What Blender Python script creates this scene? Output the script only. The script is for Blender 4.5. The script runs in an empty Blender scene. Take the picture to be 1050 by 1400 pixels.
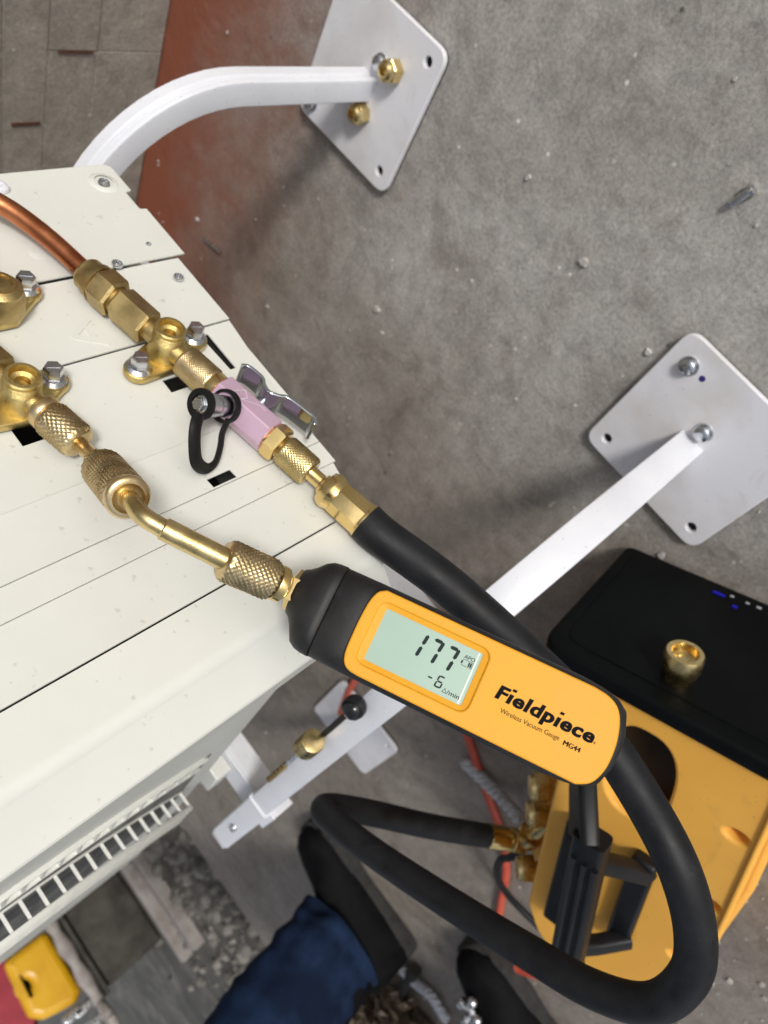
import bpy, bmesh, math, random
from mathutils import Matrix, Vector, noise

random.seed(7)
sc = bpy.context.scene
col = sc.collection

# ------------------------------------------------------------------ camera
# world: X along the outdoor unit (towards the photographer), Y towards the wall, Z up
CX = Vector((0.4013, -0.5330, -0.7449))      # world axes seen by the camera (x right, y down, z forward)
CY = Vector((-0.6315, -0.7501, 0.1965))
CZ = Vector((-0.6635, 0.3916, -0.6376))
CAM = Vector((0.0, 0.0, 0.57))
FPX = 985.0


def to_world(v):
    return Vector((CX.dot(v), CY.dot(v), CZ.dot(v)))


right, down, fwd = to_world(Vector((1, 0, 0))), to_world(Vector((0, 1, 0))), to_world(Vector((0, 0, 1)))
cd = bpy.data.cameras.new('camera')
cam = bpy.data.objects.new('camera', cd)
col.objects.link(cam)
m = Matrix((right, -down, -fwd)).transposed().to_4x4()
m.translation = CAM
cam.matrix_world = m
cd.sensor_fit = 'HORIZONTAL'
cd.sensor_width = 36.0
cd.lens = 36.0 * FPX / 1050.0
cd.clip_start = 0.01
cd.clip_end = 200.0
cd.dof.use_dof = True
cd.dof.focus_distance = 0.31
cd.dof.aperture_fstop = 15.0
sc.camera = cam

# ------------------------------------------------------------------ light
SUN_DIR = to_world(Vector((-0.20, 0.03, 1.0))).normalized()      # the way the light travels
elev = math.asin(-SUN_DIR.z)
rot = math.atan2(-SUN_DIR.x, -SUN_DIR.y)
world = bpy.data.worlds.new('World')
sc.world = world
world.use_nodes = True
wn = world.node_tree.nodes
wl = world.node_tree.links
sky = wn.new('ShaderNodeTexSky')
sky.sky_type = 'NISHITA'
sky.sun_disc = False
sky.sun_elevation = elev
sky.sun_rotation = rot
sky.air_density = 1.0
sky.dust_density = 1.5
sky.ozone_density = 0.6
hs = wn.new('ShaderNodeHueSaturation')
hs.inputs['Saturation'].default_value = 0.45
wl.new(sky.outputs[0], hs.inputs['Color'])
wl.new(hs.outputs[0], wn['Background'].inputs[0])
wn['Background'].inputs[1].default_value = 0.105
sd = bpy.data.lights.new('sun', 'SUN')
sd.energy = 1.5
sd.angle = math.radians(10)
sd.color = (1.0, 0.98, 0.945)
sun = bpy.data.objects.new('sun', sd)
col.objects.link(sun)
sun.rotation_euler = SUN_DIR.to_track_quat('-Z', 'Y').to_euler()
vs = sc.view_settings
vs.view_transform = 'Standard'
vs.look = 'None'
vs.exposure = 0.42
vs.gamma = 1.0
vs.use_curve_mapping = False


# ------------------------------------------------------------------ points
def ray(px, py):
    return to_world(Vector(((px - 525.0) / FPX, (py - 700.0) / FPX, 1.0)))


def at(px, py, x=None, y=None, z=None, d=None):
    r = ray(px, py)
    if x is not None:
        t = (x - CAM.x) / r.x
    elif y is not None:
        t = (y - CAM.y) / r.y
    elif z is not None:
        t = (z - CAM.z) / r.z
    else:
        t = d
    return CAM + r * t


# ------------------------------------------------------------------ materials
def pmat(name, c1, c2=None, rough=0.5, metal=0.0, scale=30.0, bump=0.0, bscale=200.0, rvar=0.0, spec=0.5, coat=0.0, contrast=(0.35, 0.65), sheen=0.0, dirt=None):
    mt = bpy.data.materials.new(name)
    mt.use_nodes = True
    n, l = mt.node_tree.nodes, mt.node_tree.links
    b = n['Principled BSDF']
    b.inputs['Base Color'].default_value = (*c1, 1)
    b.inputs['Roughness'].default_value = rough
    b.inputs['Metallic'].default_value = metal
    b.inputs['Specular IOR Level'].default_value = spec
    b.inputs['Coat Weight'].default_value = coat
    b.inputs['Sheen Weight'].default_value = sheen
    tc = n.new('ShaderNodeTexCoord')
    if c2 is not None or rvar:
        t = n.new('ShaderNodeTexNoise')
        t.inputs['Scale'].default_value = scale
        t.inputs['Detail'].default_value = 6
        t.inputs['Roughness'].default_value = 0.6
        l.new(tc.outputs['Object'], t.inputs['Vector'])
        r = n.new('ShaderNodeValToRGB')
        r.color_ramp.elements[0].position = contrast[0]
        r.color_ramp.elements[1].position = contrast[1]
        c2 = c2 or c1
        r.color_ramp.elements[0].color = (*c1, 1)
        r.color_ramp.elements[1].color = (*c2, 1)
        l.new(t.outputs['Fac'], r.inputs['Fac'])
        l.new(r.outputs['Color'], b.inputs['Base Color'])
        if rvar:
            mr = n.new('ShaderNodeMapRange')
            mr.inputs['From Min'].default_value = 0.3
            mr.inputs['From Max'].default_value = 0.7
            mr.inputs['To Min'].default_value = max(0.02, rough - rvar)
            mr.inputs['To Max'].default_value = rough + rvar
            l.new(t.outputs['Fac'], mr.inputs['Value'])
            l.new(mr.outputs[0], b.inputs['Roughness'])
    if dirt:
        # smudges and fine specks: (colour, how much of the surface)
        src = b.inputs['Base Color'].links[0].from_socket if b.inputs['Base Color'].is_linked else None
        sm = n.new('ShaderNodeTexNoise')
        sm.inputs['Scale'].default_value = dirt[2]
        sm.inputs['Detail'].default_value = 7
        sm.inputs['Roughness'].default_value = 0.68
        sm.inputs['Distortion'].default_value = 0.8
        l.new(tc.outputs['Object'], sm.inputs['Vector'])
        r1 = n.new('ShaderNodeMapRange')
        r1.inputs['From Min'].default_value = 0.72 - dirt[1]
        r1.inputs['From Max'].default_value = 0.90 - dirt[1]
        r1.inputs['To Max'].default_value = 0.55
        l.new(sm.outputs['Fac'], r1.inputs['Value'])
        sp_ = n.new('ShaderNodeTexNoise')
        sp_.inputs['Scale'].default_value = dirt[2] * 22
        sp_.inputs['Detail'].default_value = 2
        l.new(tc.outputs['Object'], sp_.inputs['Vector'])
        r2 = n.new('ShaderNodeMapRange')
        r2.inputs['From Min'].default_value = 0.69
        r2.inputs['From Max'].default_value = 0.74
        r2.inputs['To Max'].default_value = 0.6
        l.new(sp_.outputs['Fac'], r2.inputs['Value'])
        mx = n.new('ShaderNodeMath')
        mx.operation = 'MAXIMUM'
        l.new(r1.outputs[0], mx.inputs[0])
        l.new(r2.outputs[0], mx.inputs[1])
        mm_ = n.new('ShaderNodeMix')
        mm_.data_type = 'RGBA'
        l.new(mx.outputs[0], mm_.inputs['Factor'])
        if src is not None:
            l.new(src, mm_.inputs['A'])
        else:
            mm_.inputs['A'].default_value = (*c1, 1)
        mm_.inputs['B'].default_value = (*dirt[0], 1)
        l.new(mm_.outputs['Result'], b.inputs['Base Color'])
    if bump:
        t2 = n.new('ShaderNodeTexNoise')
        t2.inputs['Scale'].default_value = bscale
        t2.inputs['Detail'].default_value = 4
        l.new(tc.outputs['Object'], t2.inputs['Vector'])
        bp = n.new('ShaderNodeBump')
        bp.inputs['Strength'].default_value = bump
        bp.inputs['Distance'].default_value = 0.001
        l.new(t2.outputs['Fac'], bp.inputs['Height'])
        l.new(bp.outputs['Normal'], b.inputs['Normal'])
    return mt


def emat(name, c, e):
    mt = pmat(name, c, rough=0.4)
    b = mt.node_tree.nodes['Principled BSDF']
    b.inputs['Emission Color'].default_value = (*c, 1)
    b.inputs['Emission Strength'].default_value = e
    return mt


MAT = dict(
    cream=pmat('cream_paint', (0.645, 0.65, 0.60), (0.705, 0.71, 0.66), rough=0.42, scale=7, bump=0.035, bscale=700, rvar=0.06, dirt=((0.50, 0.48, 0.42), 0.08, 9)),
    grille=pmat('grille_plastic', (0.66, 0.665, 0.62), (0.73, 0.735, 0.69), rough=0.5, scale=60),
    white=pmat('white_powder_coat', (0.69, 0.70, 0.745), (0.74, 0.75, 0.79), dirt=((0.40, 0.38, 0.36), 0.06, 20), rough=0.36, scale=25, bump=0.04, bscale=700, rvar=0.08),
    plate=pmat('dusty_white_paint', dirt=((0.36, 0.31, 0.26), 0.12, 16), c1=(0.58, 0.55, 0.53), c2=(0.74, 0.735, 0.765), rough=0.45, contrast=(0.28, 0.55), scale=11, bump=0.05, bscale=500, rvar=0.1),
    brass=pmat('brass', (0.56, 0.42, 0.17), (0.76, 0.60, 0.30), rough=0.28, metal=1, scale=90, bump=0.10, bscale=1400, rvar=0.08),
    brass_cast=pmat('cast_brass', (0.52, 0.39, 0.14), (0.74, 0.58, 0.25), rough=0.34, metal=1, scale=150, bump=0.35, bscale=2200, rvar=0.08),
    brass_shiny=pmat('bright_brass', (0.70, 0.51, 0.20), (0.80, 0.60, 0.27), rough=0.2, metal=1, scale=60, bump=0.03, bscale=900, rvar=0.06),
    brass_dull=pmat('dull_brass', (0.36, 0.26, 0.11), (0.58, 0.44, 0.20), rough=0.40, metal=1, scale=60, bump=0.2, bscale=1500, rvar=0.08),
    bronze=pmat('warm_brass', (0.56, 0.42, 0.21), (0.78, 0.61, 0.35), rough=0.30, metal=1, scale=80, bump=0.08, bscale=1200, rvar=0.08),
    copper=pmat('copper', (0.44, 0.145, 0.06), (0.60, 0.24, 0.11), rough=0.34, metal=1, scale=45, bump=0.06, bscale=500, rvar=0.1),
    zinc=pmat('zinc_plated_steel', (0.50, 0.52, 0.55), (0.72, 0.73, 0.75), rough=0.26, metal=1, scale=140, bump=0.05, bscale=900, rvar=0.08),
    chrome=pmat('chrome_lever', (0.62, 0.68, 0.72), rough=0.12, metal=1, scale=60, rvar=0.05),
    pink=pmat('pink_anodised', (0.60, 0.40, 0.52), (0.66, 0.46, 0.58), rough=0.34, metal=0.35, scale=40, bump=0.03, bscale=1200),
    pink_mark=pmat('etched_mark', (0.72, 0.62, 0.70), rough=0.5),
    rubber=pmat('black_rubber', (0.005, 0.005, 0.006), (0.012, 0.012, 0.014), dirt=((0.055, 0.052, 0.048), 0.09, 40), rough=0.55, spec=0.3, scale=50, bump=0.08, bscale=600, rvar=0.1),
    strap=pmat('black_strap', (0.005, 0.005, 0.005), (0.010, 0.010, 0.010), rough=0.55, spec=0.25, scale=90, bump=0.1, bscale=1500),
    housing=pmat('soft_black_housing', (0.010, 0.010, 0.011), (0.022, 0.021, 0.021), dirt=((0.07, 0.065, 0.06), 0.04, 60), rough=0.5, spec=0.35, scale=45, bump=0.10, bscale=2500, rvar=0.07),
    gyellow=pmat('amber_face', (0.72, 0.335, 0.018), (0.76, 0.365, 0.024), rough=0.5, spec=0.25, dirt=((0.50, 0.23, 0.02), 0.05, 60), scale=30, bump=0.06, bscale=1800, rvar=0.05),
    ink=pmat('black_print', (0.008, 0.008, 0.010), rough=0.7, spec=0.05),
    lcd=pmat('lcd_glass', (0.325, 0.45, 0.375), (0.36, 0.485, 0.405), rough=0.35, spec=0.2, scale=14, rvar=0.06),
    lcd_rim=pmat('lcd_edge', (0.52, 0.60, 0.50), rough=0.3),
    segment=pmat('lcd_segment', (0.012, 0.022, 0.020), rough=0.5, spec=0.1),
    segment_light=pmat('lcd_symbol', (0.09, 0.13, 0.11), rough=0.4),
    pyellow=pmat('orange_pump_shell', (0.80, 0.40, 0.062), (0.85, 0.44, 0.078), dirt=((0.42, 0.22, 0.06), 0.08, 16), rough=0.45, spec=0.3, scale=14, bump=0.06, bscale=700, rvar=0.08),
    pblack=pmat('black_pump_plastic', (0.005, 0.006, 0.007), (0.010, 0.010, 0.012), rough=0.45, spec=0.3, scale=30, bump=0.08, bscale=900, rvar=0.08),
    panel_black=pmat('gloss_black_panel', (0.002, 0.0025, 0.003), (0.004, 0.005, 0.005), rough=0.5, scale=20, spec=0.1),
    red=pmat('red_cable', (0.50, 0.07, 0.04), (0.60, 0.11, 0.06), rough=0.45, scale=60),
    braid=pmat('braided_sleeve', (0.30, 0.31, 0.33), (0.62, 0.63, 0.65), rough=0.45, scale=300, bump=0.4, bscale=900),
    rope=pmat('white_rope', (0.50, 0.50, 0.55), (0.78, 0.78, 0.82), rough=0.7, scale=200, bump=0.4, bscale=700),
    denim=pmat('dark_denim', (0.005, 0.011, 0.030), (0.018, 0.040, 0.100), rough=0.9, spec=0.15, scale=11, bump=0.4, bscale=900, contrast=(0.42, 0.75)),
    boot=pmat('black_boot_leather', (0.003, 0.003, 0.0035), (0.008, 0.008, 0.009), dirt=((0.03, 0.028, 0.026), 0.12, 14), rough=0.65, spec=0.06, scale=25, bump=0.25, bscale=250, rvar=0.1),
    sole=pmat('boot_sole', (0.012, 0.012, 0.012), (0.03, 0.028, 0.026), rough=0.8, scale=60),
    leaf=pmat('dry_leaf', (0.14, 0.095, 0.058), (0.40, 0.31, 0.22), rough=0.85, scale=30),
    stone=pmat('pale_grit', (0.30, 0.28, 0.25), (0.55, 0.53, 0.49), rough=0.9, scale=60),
    wood=pmat('weathered_board', (0.20, 0.175, 0.155), (0.33, 0.30, 0.28), rough=0.85, scale=12, bump=0.3, bscale=60),
    dark=pmat('dark_crate', (0.030, 0.028, 0.024), (0.075, 0.070, 0.060), rough=0.9, spec=0.2, scale=8),
    tyellow=pmat('yellow_tool_plastic', (0.58, 0.30, 0.008), (0.68, 0.38, 0.014), rough=0.35, scale=10),
    tred=pmat('dark_red_fabric', (0.22, 0.008, 0.02), (0.30, 0.014, 0.03), rough=0.7, scale=12),
    blackball=pmat('gloss_black_ball', (0.010, 0.011, 0.012), rough=0.16, rvar=0.05),
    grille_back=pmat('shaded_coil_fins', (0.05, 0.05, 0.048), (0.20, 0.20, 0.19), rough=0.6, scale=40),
    hole=pmat('dark_hole', (0.012, 0.011, 0.010), rough=0.9),
    blue_ink=pmat('blue_marker', (0.03, 0.02, 0.16), rough=0.5),
    blue_led=emat('blue_led', (0.005, 0.005, 0.35), 0.06),
    white_led=emat('white_led', (0.35, 0.36, 0.38), 0.06),
)


def concrete(name, base, dark, light, red=False):
    mt = bpy.data.materials.new(name)
    mt.use_nodes = True
    n, l = mt.node_tree.nodes, mt.node_tree.links
    b = n['Principled BSDF']
    b.inputs['Roughness'].default_value = 0.75
    geo = n.new('ShaderNodeNewGeometry')

    def nz(scale, detail=6, rough=0.6, dist=0.0):
        t = n.new('ShaderNodeTexNoise')
        t.inputs['Scale'].default_value = scale
        t.inputs['Detail'].default_value = detail
        t.inputs['Roughness'].default_value = rough
        t.inputs['Distortion'].default_value = dist
        l.new(geo.outputs['Position'], t.inputs['Vector'])
        return t

    def ramp(src, stops):
        r = n.new('ShaderNodeValToRGB')
        r.color_ramp.elements[0].position, r.color_ramp.elements[0].color = stops[0][0], (*stops[0][1], 1)
        r.color_ramp.elements[1].position, r.color_ramp.elements[1].color = stops[-1][0], (*stops[-1][1], 1)
        for p, c in stops[1:-1]:
            e = r.color_ramp.elements.new(p)
            e.color = (*c, 1)
        l.new(src, r.inputs['Fac'])
        return r

    def mix(kind, fac, a, bb):
        x = n.new('ShaderNodeMix')
        x.data_type = 'RGBA'
        x.blend_type = kind
        if isinstance(fac, float):
            x.inputs['Factor'].default_value = fac
        else:
            l.new(fac, x.inputs['Factor'])
        l.new(a, x.inputs['A'])
        if isinstance(bb, tuple):
            x.inputs['B'].default_value = (*bb, 1)
        else:
            l.new(bb, x.inputs['B'])
        return x.outputs['Result']

    big = ramp(nz(4.2, 6, 0.66, 1.1).outputs['Fac'], [(0.3, dark), (0.5, base), (0.72, light)])
    med = ramp(nz(45, 6, 0.65, 0.3).outputs['Fac'], [(0.3, (0.78,) * 3), (0.5, (1, 1, 1)), (0.72, (1.18,) * 3)])
    fine = ramp(nz(300, 4, 0.75).outputs['Fac'], [(0.32, (0.72,) * 3), (0.5, (1, 1, 1)), (0.68, (1.24,) * 3)])
    c = mix('MULTIPLY', 1.0, big.outputs['Color'], med.outputs['Color'])
    c = mix('MULTIPLY', 0.9, c, fine.outputs['Color'])
    # pale flecks of aggregate and dark pits
    v = n.new('ShaderNodeTexVoronoi')
    v.inputs['Scale'].default_value = 55
    l.new(geo.outputs['Position'], v.inputs['Vector'])
    fl = ramp(v.outputs['Distance'], [(0.05, (1, 1, 1)), (0.13, (0, 0, 0))])
    sel = ramp(nz(23, 2).outputs['Fac'], [(0.47, (0, 0, 0)), (0.60, (1, 1, 1))])
    fm = mix('MULTIPLY', 1.0, fl.outputs['Color'], sel.outputs['Color'])
    c = mix('MIX', fm, c, tuple(min(1, x * 1.75) for x in light))
    v2 = n.new('ShaderNodeTexVoronoi')
    v2.inputs['Scale'].default_value = 34
    l.new(geo.outputs['Position'], v2.inputs['Vector'])
    fl2 = ramp(v2.outputs['Distance'], [(0.03, (1, 1, 1)), (0.09, (0, 0, 0))])
    sel2 = ramp(nz(17, 2).outputs['Fac'], [(0.55, (0, 0, 0)), (0.62, (1, 1, 1))])
    fm2 = mix('MULTIPLY', 1.0, fl2.outputs['Color'], sel2.outputs['Color'])
    c = mix('MIX', fm2, c, tuple(x * 0.3 for x in dark))
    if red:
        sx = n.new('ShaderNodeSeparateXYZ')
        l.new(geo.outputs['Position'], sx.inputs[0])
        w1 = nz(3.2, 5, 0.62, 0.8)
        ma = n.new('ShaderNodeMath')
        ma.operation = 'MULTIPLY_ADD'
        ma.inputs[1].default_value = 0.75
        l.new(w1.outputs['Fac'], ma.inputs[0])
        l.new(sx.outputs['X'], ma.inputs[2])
        falloff = n.new('ShaderNodeMapRange')
        falloff.interpolation_type = 'SMOOTHSTEP'
        falloff.inputs['From Min'].default_value = -0.20
        falloff.inputs['From Max'].default_value = 0.10
        falloff.inputs['To Min'].default_value = 1.0
        falloff.inputs['To Max'].default_value = 0.0
        l.new(ma.outputs[0], falloff.inputs['Value'])
        c = mix('MULTIPLY', falloff.outputs[0], c, (0.64, 0.59, 0.545))  # browner away from the camera: light falloff painted into the floor colour
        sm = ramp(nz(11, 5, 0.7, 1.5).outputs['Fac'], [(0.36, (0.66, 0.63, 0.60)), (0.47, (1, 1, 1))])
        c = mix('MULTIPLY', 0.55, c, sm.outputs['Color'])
        # rust-red tone along the foot of the wall, fading away from it
        sep = n.new('ShaderNodeSeparateXYZ')
        l.new(geo.outputs['Position'], sep.inputs[0])
        wob = nz(9, 6, 0.7, 0.6)
        mr = n.new('ShaderNodeMapRange')
        mr.interpolation_type = 'SMOOTHSTEP'
        mr.inputs['From Min'].default_value = 0.40
        mr.inputs['From Max'].default_value = 0.72
        mr.inputs['To Min'].default_value = 0.0
        mr.inputs['To Max'].default_value = 1.0
        add = n.new('ShaderNodeMath')
        add.operation = 'MULTIPLY_ADD'
        add.inputs[1].default_value = 0.34
        l.new(wob.outputs['Fac'], add.inputs[0])
        l.new(sep.outputs['Y'], add.inputs[2])
        sub = n.new('ShaderNodeMath')
        sub.operation = 'SUBTRACT'
        sub.inputs[1].default_value = 0.17
        l.new(add.outputs[0], sub.inputs[0])
        l.new(sub.outputs[0], mr.inputs['Value'])
        c = mix('MIX', mr.outputs[0], c, mix('MULTIPLY', 1.0, med.outputs['Color'], (0.30, 0.075, 0.032)) if False else (0.24, 0.072, 0.036))
    l.new(c, b.inputs['Base Color'])
    bp = n.new('ShaderNodeBump')
    bp.inputs['Strength'].default_value = 0.5
    bp.inputs['Distance'].default_value = 0.0015
    hb = nz(160, 6, 0.7)
    l.new(hb.outputs['Fac'], bp.inputs['Height'])
    bp2 = n.new('ShaderNodeBump')
    bp2.inputs['Strength'].default_value = 0.5
    bp2.inputs['Distance'].default_value = 0.004
    l.new(nz(28, 4, 0.6).outputs['Fac'], bp2.inputs['Height'])
    l.new(bp.outputs['Normal'], bp2.inputs['Normal'])
    l.new(bp2.outputs['Normal'], b.inputs['Normal'])
    return mt


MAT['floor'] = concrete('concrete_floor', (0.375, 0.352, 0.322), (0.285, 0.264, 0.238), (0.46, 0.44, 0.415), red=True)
MAT['wallc'] = concrete('wall_concrete', (0.30, 0.275, 0.235), (0.23, 0.21, 0.178), (0.36, 0.335, 0.295))
MAT['dirt'] = concrete('dirt_ground', (0.085, 0.077, 0.062), (0.030, 0.028, 0.023), (0.19, 0.175, 0.15))


# ------------------------------------------------------------------ mesh helpers
class MB:
    def __init__(self):
        self.v, self.f = [], []

    def add(self, v, f, mat=None):
        o = len(self.v)
        self.v += [(mat @ Vector(p)) if mat else Vector(p) for p in v]
        self.f += [tuple(i + o for i in q) for q in f]
        return self

    def box(self, c, s, mat=None):
        x, y, z = (k / 2 for k in s)
        v = [(c[0] + a * x, c[1] + b * y, c[2] + d * z) for a in (-1, 1) for b in (-1, 1) for d in (-1, 1)]
        return self.add(v, [(0, 1, 3, 2), (4, 6, 7, 5), (0, 4, 5, 1), (2, 3, 7, 6), (0, 2, 6, 4), (1, 5, 7, 3)], mat)

    def rings(self, rings, closed=True, caps=True, mat=None):
        n = len(rings[0])
        v = [p for r in rings for p in r]
        f = []
        for i in range(len(rings) - 1):
            for j in range(n if closed else n - 1):
                k = (j + 1) % n
                f.append((i * n + j, i * n + k, (i + 1) * n + k, (i + 1) * n + j))
        if caps:
            f.append(tuple(range(n - 1, -1, -1)))
            f.append(tuple((len(rings) - 1) * n + j for j in range(n)))
        return self.add(v, f, mat)

    def lathe(self, prof, seg=32, mat=None, caps=True, phase=0.0):
        rs = [[(r * math.cos(2 * math.pi * (j + phase) / seg), r * math.sin(2 * math.pi * (j + phase) / seg), z) for j in range(seg)] for r, z in prof]
        return self.rings(rs, True, caps, mat)

    def knurl(self, r, z0, z1, n, h, mat=None, sub=4, aspect=1.0):
        N = n * sub
        pitch = 2 * math.pi * r / n * aspect
        rows = max(6, int((z1 - z0) / pitch * sub))
        tri = lambda t: 1 - abs(2 * (t - math.floor(t)) - 1)
        rs = []
        rs.append([((r - h) * .93 * math.cos(2 * math.pi * j / N), (r - h) * .93 * math.sin(2 * math.pi * j / N), z0) for j in range(N)])
        for i in range(rows + 1):
            z = z0 + (z1 - z0) * (0.02 + 0.96 * i / rows)
            ring = []
            for j in range(N):
                u, w = j / sub, (z - z0) / pitch
                k = min(tri(u + w), tri(u - w))
                ed = min(1.0, min(i, rows - i) / (sub * .6))
                rr = r - h + h * min(k * 1.6, 1.0) * ed
                a = 2 * math.pi * j / N
                ring.append((rr * math.cos(a), rr * math.sin(a), z))
            rs.append(ring)
        rs.append([((r - h) * .93 * math.cos(2 * math.pi * j / N), (r - h) * .93 * math.sin(2 * math.pi * j / N), z1) for j in range(N)])
        return self.rings(rs, True, True, mat)

    def tube(self, pts, rad, seg=16, caps=True, flat=None, up=None):
        pts = [Vector(p) for p in pts]
        N = len(pts)
        rad = rad if isinstance(rad, (list, tuple)) else [rad] * N
        t = [(pts[min(i + 1, N - 1)] - pts[max(i - 1, 0)]).normalized() for i in range(N)]
        u = up or (Vector((0, 0, 1)) if abs(t[0].z) < 0.9 else Vector((1, 0, 0)))
        x = (u - t[0] * u.dot(t[0])).normalized()
        rs = []
        for i in range(N):
            x = (x - t[i] * x.dot(t[i])).normalized()
            y = t[i].cross(x)
            a, b = (rad[i], rad[i]) if flat is None else (rad[i], rad[i] * flat)
            rs.append([pts[i] + x * a * math.cos(2 * math.pi * j / seg) + y * b * math.sin(2 * math.pi * j / seg) for j in range(seg)])
        return self.rings(rs, True, caps)

    def sweep(self, prof, pts, xs, caps=True):
        """prof 2-D points, pts path, xs the x axis of the section at each point"""
        pts = [Vector(p) for p in pts]
        N = len(pts)
        rs = []
        for i in range(N):
            t = (pts[min(i + 1, N - 1)] - pts[max(i - 1, 0)]).normalized()
            x = Vector(xs[i])
            x = (x - t * x.dot(t)).normalized()
            y = t.cross(x)
            rs.append([pts[i] + x * a + y * b for a, b in prof])
        return self.rings(rs, True, caps)

    def ball(self, c, r, seg=14, rng=9, sc_=(1, 1, 1)):
        rs = [[(c[0] + sc_[0] * r * math.sin(math.pi * i / rng) * math.cos(2 * math.pi * j / seg),
                c[1] + sc_[1] * r * math.sin(math.pi * i / rng) * math.sin(2 * math.pi * j / seg),
                c[2] - sc_[2] * r * math.cos(math.pi * i / rng)) for j in range(seg)] for i in range(1, rng)]
        return self.rings(rs)

    def mesh(self, name):
        me = bpy.data.meshes.new(name)
        me.from_pydata([tuple(p) for p in self.v], [], self.f)
        me.update()
        bm = bmesh.new()
        bm.from_mesh(me)
        bmesh.ops.recalc_face_normals(bm, faces=bm.faces)
        bm.to_mesh(me)
        bm.free()
        return me


def frame(o, zaxis, xhint=Vector((0, 0, 1))):
    z = Vector(zaxis).normalized()
    x = Vector(xhint)
    x = x - z * x.dot(z)
    if x.length < 1e-4:
        x = Vector((1, 0, 0)) - z * z.x
    x.normalize()
    y = z.cross(x)
    mm = Matrix((x, y, z)).transposed().to_4x4()
    mm.translation = o
    return mm


def wloc(o):
    p = Vector((0, 0, 0))
    while o is not None:
        p = p + o.location
        o = o.parent
    return p


def smooth(me, ang=35):
    me.shade_smooth()
    me.set_sharp_from_angle(angle=math.radians(ang))


def put(name, me, mat, parent=None, ang=35, bevel=0.0, bseg=2):
    """link a mesh given in world coordinates, origin at the middle of its bounds"""
    vs_ = [v.co for v in me.vertices]
    lo = Vector([min(p[i] for p in vs_) for i in range(3)])
    hi = Vector([max(p[i] for p in vs_) for i in range(3)])
    c = (lo + hi) / 2
    me.transform(Matrix.Translation(-c))
    smooth(me, ang)
    me.materials.clear()
    me.materials.append(MAT[mat])
    o = bpy.data.objects.new(name, me)
    col.objects.link(o)
    if parent is not None:
        o.parent = parent
        o.location = c - wloc(parent)
    else:
        o.location = c
    if bevel:
        bv = o.modifiers.new('bevel', 'BEVEL')
        bv.width = bevel
        bv.segments = bseg
        bv.limit_method = 'ANGLE'
        bv.angle_limit = math.radians(40)
    return o


def obj(name, mb, mat, parent=None, ang=35, bevel=0.0, bseg=2):
    return put(name, mb.mesh(name), mat, parent, ang, bevel, bseg)


def tag(o, label, cat, group=None):
    o['label'] = label
    o['category'] = cat
    if group:
        o['group'] = group
    return o


def thing(name, loc, label, cat, group=None):
    o = bpy.data.objects.new(name, None)
    o.empty_display_size = 0.02
    col.objects.link(o)
    o.location = loc
    return tag(o, label, cat, group)


def fillet(poly, rad, n=5):
    """round the corners of a 2-D polygon; rad one number or one per corner"""
    out = []
    N = len(poly)
    for i in range(N):
        p = Vector((*poly[i], 0))
        a = Vector((*poly[i - 1], 0)) - p
        b = Vector((*poly[(i + 1) % N], 0)) - p
        r = rad[i] if isinstance(rad, (list, tuple)) else rad
        if r <= 0:
            out.append((p.x, p.y))
            continue
        la, lb = a.length, b.length
        a.normalize()
        b.normalize()
        ang = a.angle(b)
        d = min(r / math.tan(ang / 2), la * .49, lb * .49)
        for k in range(n + 1):
            t = k / n
            q = p + a * d * (1 - t) ** 2 + b * d * t ** 2
            out.append((q.x, q.y))
    return out


def rrect(x0, y0, x1, y1, r, n=5):
    return fillet([(x0, y0), (x1, y0), (x1, y1), (x0, y1)], r, n)


def circ(cx, cy, r, n=20, ry=None):
    return [(cx + r * math.cos(2 * math.pi * k / n), cy + (ry or r) * math.sin(2 * math.pi * k / n)) for k in range(n)]


def plate_mesh(outer, holes, t, bev, mat4):
    """flat plate from outlines, thickness t from z=-t to 0 of mat4, with rounded edges"""
    cu = bpy.data.curves.new('outline', 'CURVE')
    cu.dimensions = '2D'
    cu.fill_mode = 'BOTH'
    cu.extrude = max(t / 2 - bev, 1e-5)
    cu.bevel_depth = bev
    cu.bevel_resolution = 2
    cu.offset = -bev
    for pts in [outer] + list(holes):
        s = cu.splines.new('POLY')
        s.points.add(len(pts) - 1)
        for q, p in zip(s.points, pts):
            q.co = (p[0], p[1], 0, 1)
        s.use_cyclic_u = True
    o = bpy.data.objects.new('outline', cu)
    col.objects.link(o)
    dg = bpy.context.evaluated_depsgraph_get()
    dg.update()
    me = bpy.data.meshes.new_from_object(o.evaluated_get(dg))
    bpy.data.objects.remove(o)
    bpy.data.curves.remove(cu)
    me.transform(mat4 @ Matrix.Translation((0, 0, -t / 2)))
    return me


def text_mesh(s, x0, x1, y0, h, mat4, bold=0.0, shear=0.0, thick=0.0001, href=None, spacing=1.0):
    cu = bpy.data.curves.new('lettering', 'FONT')
    cu.body = s
    cu.size = 1.0
    cu.offset = bold
    cu.shear = shear
    cu.extrude = 0.01
    cu.space_character = spacing
    cu.resolution_u = 4
    o = bpy.data.objects.new('lettering', cu)
    col.objects.link(o)
    dg = bpy.context.evaluated_depsgraph_get()
    dg.update()
    me = bpy.data.meshes.new_from_object(o.evaluated_get(dg))
    bpy.data.objects.remove(o)
    bpy.data.curves.remove(cu)
    xs_ = [v.co.x for v in me.vertices]
    ca, cb = min(xs_), max(xs_)
    cap = href or 0.73
    sx = (x1 - x0) / (cb - ca)
    sy = h / cap
    for v in me.vertices:
        v.co = mat4 @ Vector((x0 + (v.co.x - ca) * sx, y0 + v.co.y * sy, thick if v.co.z > 0 else -0.0001))
    return me


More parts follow.
